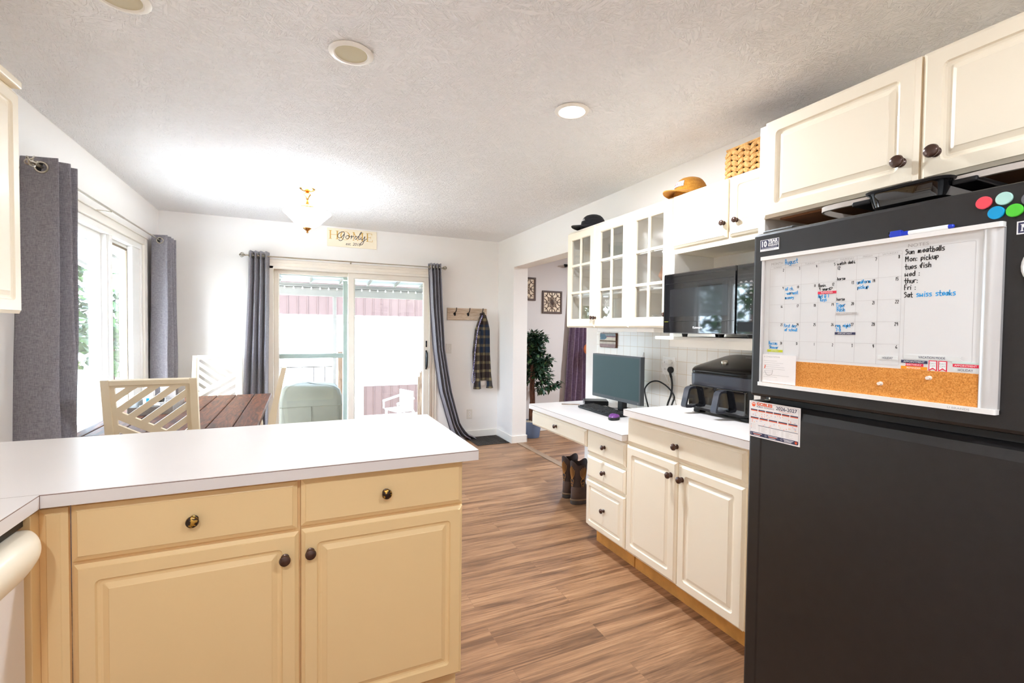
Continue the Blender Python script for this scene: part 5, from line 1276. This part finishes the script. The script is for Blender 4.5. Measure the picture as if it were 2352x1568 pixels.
def make_chair(lab):
    t = thing('dining_chair', lab, 'chair', (0, 0, 0), 0, 'dining chairs')
    # faces local -Y, back at +Y
    mb('chair').prism([(-.20, -.21), (.20, -.21), (.19, .19), (-.19, .19)], .43, .462, 'XY').build('seat', t)
    for sx in (-1, 1):
        mb('chair').tube([(sx * .185, -.195, 0), (sx * .185, -.19, .43)], lambda q: .016 + .005 * q, 4).build('leg', t)
        b = mb('chair'); R = []
        for z, y_, hx, hy in ((0, .235, .016, .016), (.25, .205, .018, .020), (.45, .195, .0175, .022), (.75, .235, .0165, .018), (1.072, .305, .0165, .014)):
            x = sx * .1835; R.append([(x - hx, y_ - hy, z), (x + hx, y_ - hy, z), (x + hx, y_ + hy, z), (x - hx, y_ + hy, z)])
        b.loft(R).build('back_post', t)
    mb('chair').box(-.167, .167, -.195, -.175, .37, .43, .002).box(-.167, .167, .185, .205, .37, .43, .002).box(-.195, -.175, -.17, .18, .37, .43, .002).box(.175, .195, -.17, .18, .37, .43, .002).build('seat_rail', t)
    th = math.atan(.07 / .322)
    B = mb('chair'); B.X = Matrix.Translation((0, .225, .70)) @ Matrix.Rotation(-th, 4, 'X')
    Ht = (1.072 - .70) / cos(th); wi = .167
    B.box(-wi, wi, -.014, .014, Ht - .026, Ht, .002).box(-wi, wi, -.014, .014, -.06, -.025, .002)
    B.build('back_rail', t)
    B = mb('chair'); B.X = Matrix.Translation((0, .225, .70)) @ Matrix.Rotation(-th, 4, 'X')
    lo, hi = -.025, Ht - .026; e = .020
    for bx in ((-wi, wi, hi - .014, hi), (-wi, wi, lo, lo + .016), (-wi, -wi + e, lo + .016, hi - .014), (wi - e, wi, lo + .016, hi - .014)): B.box(bx[0], bx[1], -.007, .007, bx[2], bx[3])
    ix, z0, z1 = wi - e + .001, lo + .015, hi - .013
    base = [(-ix, z0), (ix, z0), (ix, z1), (-ix, z1)]
    # u = -x runs to the right when the chair is seen from behind
    m = .62; c0 = hi - .155 - m * .15       # bar centre line: z = c0 + m * x at x = -u
    bar = clip_poly(clip_poly(base, -m, 1, c0 + .024), m, -1, -(c0 - .024)); B.prism(bar, -.007, .007, 'XZ')
    above = clip_poly(base, m, -1, -(c0 + .02)); below = clip_poly(base, -m, 1, c0 - .02)
    s = .80; per = .0735; th_ = .040
    for k in range(-6, 12):
        c = z1 - .052 - .147 * s * 0 + per * k - .42
        P = clip_poly(clip_poly(above, s, 1, c + th_), -s, -1, -c)
        if len(P) > 2: B.prism(P, -.0065, .0065, 'XZ')
    for k in range(1, 7):
        c = c0 - per * k
        P = clip_poly(clip_poly(below, -m, 1, c + th_ / 2), m, -1, -(c - th_ / 2))
        if len(P) > 2: B.prism(P, -.0065, .0065, 'XZ')
    B.build('lattice_back', t)
    return t
ch = make_chair('distressed white lattice-back chair nearest the peninsula, seen from behind')
place(ch, (-.695, 3.235, 0), 180)
c2 = copy_tree(ch); c2['label'] = 'white lattice-back chair at the far end of the table by the back wall'; place(c2, (-.70, 4.83, 0), 0)
c3 = copy_tree(ch); c3['label'] = 'white lattice-back chair at the patio door side of the table, seen edge-on'; place(c3, (-.405, 3.67, 0), -90)
# tray of odds and ends on the table
t = thing('galvanized_tray', 'galvanized tin tray on the far half of the table', 'tray', (-.91, 4.02, .7605), 4)
b = mb('galv'); b.prism(rrect(-.12, .12, -.28, .28, .01), 0, .004, 'XY')
for q in (((-.12, .12), (-.28, -.274)), ((-.12, .12), (.274, .28)), ((-.12, -.114), (-.274, .274)), ((.114, .12), (-.274, .274))): b.box(*q[0], *q[1], .004, .055, .002)
b.build('pan', t)
for s in (-1, 1): mb('galv').tube([(-.05, s * .278, .048), (-.045, s * .30, .062), (.045, s * .30, .062), (.05, s * .278, .048)], .004, 8, 5).build('handle', t)
def item(name, b_, loc, rz, lab, cat): o = b_.build(name); place(o, loc, rz); return tag(o, lab, cat)
item('napkin_box', mb('paper').box(-.03, .03, -.055, .055, 0, .15, .004).use('ink_blue').rect(-.012, .004, .05, .085, -.0556), (-.95, 3.965, .7650), 10, 'white carton with a blue print standing in the tray', 'carton')
item('candle_jar', mb('black_gloss').lathe([(.034, 0), (.036, .004), (.036, .085), (.030, .095), (0, .095)], n=24).use('ink_white').lathe([(.0364, .03), (.0366, .031), (.0366, .06), (.0364, .061)], n=24), (-.88, 3.90, .7650), 0, 'small black candle jar with pale label in the tray', 'jar')
item('card_holder', mb('paper').box(-.045, .045, -.004, .004, 0, .16, .002).use('ink_grey').rect(-.02, .02, .06, .063, -.0046).rect(-.02, .01, .07, .073, -.0046).use('ink_navy').rect(-.033, -.026, .062, .072, -.0046), (-.862, 4.06, .7650), 8, 'white printed card standing upright in the tray', 'card')
item('serving_bowl', mb('plate').lathe([(.03, 0), (.05, .03), (.055, .05), (.052, .05), (.046, .03), (.02, .006), (0, .006)], n=28), (-.91, 3.815, .7650), 0, 'small white bowl at the near end of the tray', 'bowl')
item('dark_lantern', mb('black').box(-.035, .035, -.035, .035, 0, .012, .002).box(-.035, .035, -.035, .035, .15, .165, .002).box(-.033, -.028, -.033, -.028, .012, .15).box(.028, .033, -.033, -.028, .012, .15).box(-.033, -.028, .028, .033, .012, .15).box(.028, .033, .028, .033, .012, .15).tube([(-.02, 0, .165), (0, 0, .195), (.02, 0, .165)], .003, 6, 5), (-.945, 4.12, .7650), 0, 'small black open lantern at the back of the tray', 'lantern')

# ================================================================== next room
def rosette_mirror(lab, x, z):
    t = thing('wall_mirror', lab, 'mirror', (x, 5.472, z), 0, 'square lattice mirrors')
    Ws = .30
    mb('mirrorframe').ringpanel(0, Ws, 0, Ws, 0, .017, [(0, .003, .001), (.003, 0, .001), (.022, 0, .001), (.024, .006, .001), (.024, .016, .001)], hole=True).build('frame', t)
    mb('mirror').box(.02, Ws - .02, .012, .015, .02, Ws - .02).build('glass', t)
    b = mb('mirrorframe'); c = Ws / 2; R = .128; r = .0042; yy = .009
    def arc(cx, cz, rad, a0, a1, n=10): b.tube([(cx + rad * cos(radians(a0 + (a1 - a0) * k / n)), yy, cz + rad * sin(radians(a0 + (a1 - a0) * k / n))) for k in range(n + 1)], r, 6)
    for k in range(8):
        a = radians(45 * k); ax, az = cos(a), sin(a)
        b.tube([(c, yy, c), (c + ax * .07, yy, c + az * .07)], r, 6)
        for s in (-1, 1):
            b.tube([(c, yy, c), (c + cos(a + s * .38) * .038, yy, c + sin(a + s * .38) * .038), (c + cos(a + s * .30) * .062, yy, c + sin(a + s * .30) * .062), (c + ax * .088, yy, c + az * .088)], r, 6, 5)
        L_ = R if k % 2 == 0 else R * 1.1
        b.tube([(c + ax * .088, yy, c + az * .088), (c + ax * L_, yy, c + az * L_)], r, 6)
    for cx in (.022, Ws - .022):
        for cz in (.022, Ws - .022):
            a0 = {(False, False): 0, (True, False): 90, (True, True): 180, (False, True): 270}[(cx > c, cz > c)]; arc(cx, cz, .062, a0, a0 + 90); 
    for k in range(4):
        a = 90 * k; ex, ez = c + R * cos(radians(a)), c + R * sin(radians(a)); arc(ex, ez, .045, a + 90, a + 270)
    b.build('lattice', t)
rosette_mirror('square brown lattice mirror half hidden by the wall corner', 2.515, 1.725)
rosette_mirror('square brown lattice mirror hanging lower, fully in view above the ficus', 2.914, 1.563)
t = thing('potted_ficus', 'potted ficus tree with dark leaves in a slate blue pot beyond the opening', 'plant', (2.65, 5.22, 0))
mb('pot').lathe([(0, 0), (.092, 0), (.096, .01), (.118, .17), (.126, .172), (.128, .20), (.120, .202), (.112, .17), (.112, .165)], n=36).build('pot', t)
b = mb('pebble'); rnd = random.Random(9)
for k in range(70):
    a, r_ = rnd.uniform(0, 6.28), .105 * math.sqrt(rnd.random()); s = rnd.uniform(.009, .016)
    b.lathe([(.001, -s * .7), (s * .8, -s * .4), (s, 0), (s * .8, s * .45), (.001, s * .7)], (r_ * cos(a), r_ * sin(a), .19 + .012 * rnd.random()), n=7, sx=rnd.uniform(.8, 1.2), sy=rnd.uniform(.8, 1.2))
b.lathe([(0, .17), (.115, .17), (.115, .186), (0, .186)], n=20)
o = b.build('pebbles', t); o['kind'] = 'stuff'
b = mb('bark')
for k in range(3):
    b.tube([(.02 * cos(2.1 * k + q * .5), .02 * sin(2.1 * k + q * .5), .18 + q * .085) for q in range(10)], lambda f: .022 - .010 * f, 8, 4)
tips = []; rnd = random.Random(21)
def branch(p, d, L, r_, lev):
    P = [p]
    for k in range(4):
        d = (d + Vector((rnd.uniform(-.22, .22), rnd.uniform(-.22, .22), rnd.uniform(-.12, .10)))).normalized(); P.append(P[-1] + d * L / 4)
        tips.append((P[-1].copy(), d.copy()))
    b.tube(P, lambda f: r_ * (1 - .65 * f), 6, 3)
    if lev:
        for k in range(3):
            e = (d + Vector((rnd.uniform(-.8, .8), rnd.uniform(-.8, .8), rnd.uniform(-.3, .5)))).normalized(); branch(P[1 + k], e, L * .55, r_ * .6, lev - 1)
for k in range(13):
    a = 2.4 * k; z = .62 + .045 * k; branch(Vector((0, 0, z)), Vector((max(cos(a), -.2), sin(a) * .6, .45 + .05 * k)).normalized(), .25 - .006 * k, .007, 1)
branch(Vector((0, 0, .60)), Vector((1, -.15, .02)), .27, .006, 1); branch(Vector((0, 0, .9)), Vector((1, .1, .25)).normalized(), .27, .006, 1)
b.build('trunk', t)
b = mb('ficus')
def leaf(bb, p, d, L, w, up):
    d = d.normalized(); s = d.cross(up)
    if s.length < 1e-3: s = d.orthogonal()
    s.normalize(); n_ = s.cross(d)
    V = [p, p + d * L * .35 + s * w - n_ * w * .35, p + d * L * .35 + n_ * .0, p + d * L * .35 - s * w - n_ * w * .35, p + d * L * .72 + s * w * .62 - n_ * L * .10, p + d * L * .72 - n_ * L * .06, p + d * L * .72 - s * w * .62 - n_ * L * .10, p + d * L - n_ * L * .18]
    bb.add(V, [(0, 2, 1), (0, 3, 2), (1, 2, 5, 4), (2, 3, 6, 5), (4, 5, 7), (5, 6, 7)])
for p, d in tips:
    for k in range(8):
        e = (d * .5 + Vector((rnd.uniform(-1, 1), rnd.uniform(-1, 1), rnd.uniform(-1.0, .35)))).normalized()
        q = p + e * .015 + Vector((rnd.uniform(-.03, .03), rnd.uniform(-.03, .03), rnd.uniform(-.03, .03)))
        if q.y < .16 and q.z < 1.32 and q.x < .42 and (q.x > -.06 or q.y < -.32): leaf(b, q, e, rnd.uniform(.055, .085), rnd.uniform(.014, .022), Vector((rnd.uniform(-.4, .4), rnd.uniform(-.4, .4), 1)))
b.build('foliage', t, smooth=180)
t = thing('floor_lamp', 'floor lamp with an orange shade peeking from behind the wall end', 'lamp', (3.50, 5.24, 0))
mb('orange').lathe([(.028, 1.17), (.060, 1.145), (.075, 1.10), (.066, 1.055), (.045, 1.03)], n=28).build('shade', t)
mb('darkmetal').lathe([(0, 0), (.11, 0), (.11, .015), (.012, .03), (.009, .05), (.009, 1.09), (0, 1.09)], n=24).build('stand', t)

# ================================================================== boots under the desk
def boot(lab, x, y_, rz, mirror=1):
    t = thing('western_boot', lab, 'boot', (x, y_, 0), rz, 'western boots under the desk')
    # toe toward +X, N-gon rings up the shaft
    N = 28; rings = []
    for z, cx, hx, hy in ((.036, .045, .150, .054), (.05, .042, .148, .056), (.075, .025, .125, .054), (.105, .0, .088, .050), (.135, -.018, .064, .047), (.17, -.022, .058, .050), (.22, -.022, .063, .056), (.27, -.022, .068, .059), (.31, -.022, .070, .060)):
        rings.append([(cx + hx * cos(2 * pi * j / N) * (1 if z > .1 else (1 - .10 * (1 - cos(2 * pi * j / N)) * .5)), hy * sin(2 * pi * j / N) * (1 - .18 * max(0, cos(2 * pi * j / N)) * (z < .09)), z) for j in range(N)])
    def top(j): a = 2 * pi * j / N; return .312 + .028 * cos(2 * a)
    rings.append([(-.022 + .071 * cos(2 * pi * j / N), .061 * sin(2 * pi * j / N), top(j)) for j in range(N)])
    rings.append([(-.022 + .067 * cos(2 * pi * j / N), .057 * sin(2 * pi * j / N), top(j)) for j in range(N)])
    rings.append([(-.022 + .060 * cos(2 * pi * j / N), .050 * sin(2 * pi * j / N), .22) for j in range(N)])
    b = mb('leather'); b.loft(rings[:5], cap1=False); b.build('foot', t)
    b = mb('leather_dark'); b.loft(rings[4:], cap0=False, cap1=True); b.build('shaft', t)
    b = mb('sole_dark'); b.loft([[(p[0] * k - .002, p[1] * k, z) for p in rings[0]] for z, k in ((.0, .97), (.004, 1.02), (.026, 1.03), (.030, 1.0))]); b.build('sole', t)
    b = mb('sole'); b.loft([[(p[0] * k - .002, p[1] * k, z) for p in rings[0]] for z, k in ((.0302, 1.03), (.034, 1.06), (.039, 1.05), (.042, .99))]); b.build('welt', t)
    def onshaft(u, z, off=.0022):
        k = min(1, max(0, (z - .13) / .18)); hx, hy = .064 + .007 * k, .047 + .014 * k; return (-.020 + (hx + off) * cos(u), (hy + off) * sin(u), z)
    for c in (-pi / 2, pi, pi / 2):
        b = mb('stitch')
        for k in range(-3, 4):
            b.tube([onshaft(c + k * .04, .20), onshaft(c + k * .13, .235 + .004 * (3 - abs(k))), onshaft(c + k * .15, .27 + .010 * (3 - abs(k)))], .0020, 5, 4)
        for s in (-1, 1): b.tube([onshaft(c, .20), onshaft(c + s * .28, .19), onshaft(c + s * .20, .16), onshaft(c + s * .05, .175)], .0018, 5, 4); b.tube([onshaft(c, .145), onshaft(c + s * .16, .155), onshaft(c + s * .1, .135)], .0016, 5, 4)
        b.build('stitching', t)
    b = mb('leather')
    for s in (-1, 1): b.tube([(-.022, s * .062, .345 - .06), (-.022, s * .068, .30), (-.022, s * .064, .285)], .005, 6, 4)
    b.build('pull_strap', t)
    return t
boot('brown western boot standing nearer the drawer pedestal', 2.00, 3.085, 8)
boot('brown western boot standing nearer the next room', 2.01, 3.235, 14)

# ================================================================== outside, seen through the glass
DZ = -.14
def slab_struct(name, mat, *B):
    q = mb(mat)
    for t_ in B: q.box(*t_)
    return struct(q.build(name))
g = mb('lawn').box(-30, 30, -14, 40, -1.06, -1.0).build('lawn'); g['kind'] = 'structure'
struct(mb('patio').box(-7.5, -1.40, -5, 13.5, -1.0, -.96).build('ground_bounce'))  # slab added beside the house to throw daylight up to the ceiling
b = mb('deck')
for k in range(19): b.box(-2.2, 3.6, 5.66 + .135 * k, 5.66 + .135 * k + .128, DZ - .03, DZ)
struct(b.build('ground_deck'))
t = thing('porch_roof', 'white ribbed porch roof over the deck outside the patio door', 'roof', (0, 0, 0))
def zr(y_): return 2.34 - (y_ - 5.65) * .105
mb('porchroof').prism([(5.65, zr(5.65)), (8.25, zr(8.25)), (8.25, zr(8.25) + .02), (5.65, zr(5.65) + .02)], -2.6, 4.2, 'YZ').build('panels', t)
for k in range(16):
    x = -2.5 + .44 * k; mb('porchgrey').prism([(5.65, zr(5.65) - .0005), (8.2, zr(8.2) - .0005), (8.2, zr(8.2) - .035), (5.65, zr(5.65) - .035)], x, x + .025, 'YZ').build('rib', t)
mb('porchgrey').box(-2.6, 4.2, 7.96, 8.05, 1.835, 2.028, .004).box(-2.6, 4.2, 7.955, 7.962, 1.835, 1.86).box(-2.6, 4.2, 7.93, 7.959, 1.965, 1.985, .002).build('beam', t)
for x in (.505, 3.4): mb('porchgrey').box(x - .025, x + .025, 7.99, 8.04, DZ, 1.8345, .004).build('post', t)
t = thing('string_lights', 'string of small white globe bulbs along the porch beam', 'string lights', (0, 7.925, 1.962))
mb('rubber').tube([(-.9 + .125 * k, 0, .004 * ((k % 2) * 2 - 1)) for k in range(25)], .003, 5).build('wire', t)
for k in range(24):
    mb('white_plastic').lathe([(0, -.034), (.011, -.028), (.014, -.016), (.009, -.003), (.006, .004), (0, .004)], (-.84 + .125 * k, 0, 0), n=10).build('bulb', t)
t = thing('deck_railing', 'thin metal balusters and rail at the deck edge', 'railing', (0, 7.9, DZ))
mb('darkmetal').tube([(-1.2, 0, .87), (.47, 0, .865)], .007, 6).build('top_rail', t)
for k in range(10): mb('darkmetal').tube([(-1.12 + .164 * k, 0, 0.0), (-1.12 + .164 * k, 0, .868)], .006, 6).build('baluster', t)
o = mb('fence').box(.552, .622, 7.94, 8.01, DZ, .955, .004).build('wooden_post'); tag(o, 'weathered wooden post next to the grey porch post', 'post')
# covered grill
t = thing('covered_grill', 'barbecue grill under a sage green fitted cover on the deck', 'grill', (.13, 7.0, DZ))
rnd = random.Random(4); rings = []
for z, w, d in ((.0, .37, .28), (.2, .385, .29), (.45, .39, .30), (.56, .385, .30), (.64, .36, .28), (.685, .30, .24), (.705, .18, .16), (.71, .05, .05)):
    P = rrect(-w, w, -d, d, min(w, d) * .25, 7); rings.append([(p[0] + rnd.uniform(-.010, .010), p[1] + rnd.uniform(-.010, .010), z + .02 * (p[0] < 0) * (z > .6) + rnd.uniform(-.004, .004)) for p in P])
mb('cover').loft(rings).build('cover', t, smooth=60)
b = mb('cover').tube([(-.392, -.3, .44), (.392, -.3, .44)], .006, 6).tube([(.0, -.305, .02), (.0, -.305, .44)], .004, 6); b.build('seam', t)
# barn
t = thing('barn', 'pale red metal barn with white wall beyond the deck', 'barn', (0, 13, 0))
mb('barn_white').box(-1.0, 12, 0, 6, -1.0, 1.66).build('white_wall', t)
b = mb('barn_red').box(-1.0, 12, -.03, 6, 1.66, 3.0)
for k in range(57): b.box(-.98 + .229 * k, -.955 + .229 * k, -.05, -.029, 1.66, 3.0)
b.build('upper_siding', t)
mb('barn_white').box(-1.0, 12, -.045, -.03, 1.63, 1.665).build('drip_edge', t)
b = mb('barn_red').box(1.55, 12, -.03, 0, -1.0, -.22)
for k in range(46): b.box(1.57 + .229 * k, 1.595 + .229 * k, -.05, -.029, -1.0, -.22)
b.build('wainscot', t)
mb('barn_white').box(.55, 1.52, -.06, 0, -1.0, .66, .004).build('side_door', t)
mb('porchroof').prism([(-1.6, 1.95), (12.6, 3.0), (12.6, 3.1), (-1.6, 2.05)], -.4, 6.4, 'XZ') if False else mb('porchroof').box(-1.3, 12.3, -.4, 6.4, 3.0, 3.1).build('roof', t)
# gate and slatted fence to the side
t = thing('picket_gate', 'weathered slatted wooden gate at the side of the deck', 'gate', (1.52, 6.55, DZ), 0)
for k in range(8):
    x = .0 + .045 * k; h_ = .80 + .032 * k; mb('fence').box(x - .01 * k * 0, x + .02, .09 * k, .09 * k + .055, .0, h_ + .02 * (k % 2), .003).build('slat', t)
mb('fence').prism([(-.002, 0), (.345, .69), (.345, .73), (-.002, .04)], .18, .24, 'XY').prism([(-.002, 0), (.345, .69), (.345, .73), (-.002, .04)], .62, .68, 'XY').build('rail', t)
mb('darkmetal').box(.19, .215, .36, .40, .60, .68, .003).build('latch', t)
t = thing('patio_chair', 'white slatted patio chair on the deck beside the gate', 'chair', (1.30, 6.75, DZ), 20)
b = mb('trim')
for k in range(4): b.box(-.02 + .07 * k, .03 + .07 * k, .0, .4, .27, .29, .003)
b.build('seat', t)
b = mb('trim')
for k in range(5): b.box(.22, .245, .02 + .075 * k, .075 + .075 * k, .27, .56, .003)
b.build('backrest', t)
for x in (-.01, .23):
    for y_ in (.01, .37): mb('trim').box(x, x + .03, y_, y_ + .03, 0, .27, .003).build('leg', t)
mb('trim').tube([(-.04, .0, .40), (.24, .0, .46)], .018, 6).tube([(-.04, .4, .40), (.24, .4, .46)], .018, 6).tube([(-.03, 0, .29), (-.03, 0, .40)], .014, 6).tube([(-.03, .4, .29), (-.03, .4, .40)], .014, 6).build('armrest', t)
# side yard beyond the window on the left wall: rail, towel, trees
t = thing('side_railing', 'white porch railing outside the window over the table', 'railing', (-3.0, 0, -1.0))
for z in (1.15, 1.82): mb('trim').tube([(0, 1.5, z), (0, 8.5, z)], .03, 8).build('rail', t)
for k in range(6): mb('trim').box(-.04, .04, 1.6 + 1.35 * k, 1.68 + 1.35 * k, 0, 1.9, .004).build('post', t)
o = mb('towel').add(*(lambda: ([(-2.965 + .02 * sin(9 * j / 10) + .01 * k, 5.0 + .06 * j, .80 - .08 * k + .006 * sin(j)) for k in range(7) for j in range(10)], [(k * 10 + j, k * 10 + j + 1, (k + 1) * 10 + j + 1, (k + 1) * 10 + j) for k in range(6) for j in range(9)]))()).build('towel', smooth=180)
md = o.modifiers.new('cloth', 'SOLIDIFY'); md.thickness = .006; tag(o, 'pink and white towel hung on the porch railing outside the window', 'towel')
def yard_tree(lab, x, y_, h_, r_, n, seed):
    t = thing('yard_tree', lab, 'tree', (x, y_, -1.0), 0, 'trees in the side yard')
    rnd = random.Random(seed)
    mb('bark').tube([(0, 0, 0), (.05, .05, h_ * .3), (0, .1, h_ * .6), (.05, .05, h_ * .85)], lambda q: .16 * (1 - .7 * q), 10, 4).build('trunk', t)
    b = mb('tree')
    for k in range(n):
        a, e = rnd.uniform(0, 6.28), rnd.uniform(-1, 1); q = r_ * rnd.uniform(.55, 1.0); c = math.sqrt(1 - e * e)
        p = Vector((q * c * cos(a), q * c * sin(a), h_ * .58 + e * q * h_ * .42 / r_ * 1.0))
        leaf(b, p, Vector((rnd.uniform(-1, 1), rnd.uniform(-1, 1), rnd.uniform(-1, .3))), rnd.uniform(.22, .42), rnd.uniform(.08, .14), Vector((rnd.uniform(-.5, .5), rnd.uniform(-.5, .5), 1)))
    b.build('foliage', t, smooth=180)
yard_tree('leafy tree nearest the window over the table', -9.6, 10.4, 5.6, 2.1, 1600, 1)
yard_tree('leafy tree straight out past the end of the porch railing', -4.9, 16.5, 5.8, 2.0, 1500, 2)
yard_tree('broad leafy tree furthest out in the side yard', -10.2, 20.5, 6.6, 2.6, 1500, 3)
yard_tree('leafy tree at the far side of the side yard', -13.2, 4.6, 5.6, 2.2, 1200, 4)
# the house roof keeps the sky off the ceiling
slab_struct('roof', 'siding', (-1.8, 6.0, -2.4, 5.68, 2.56, 2.62))
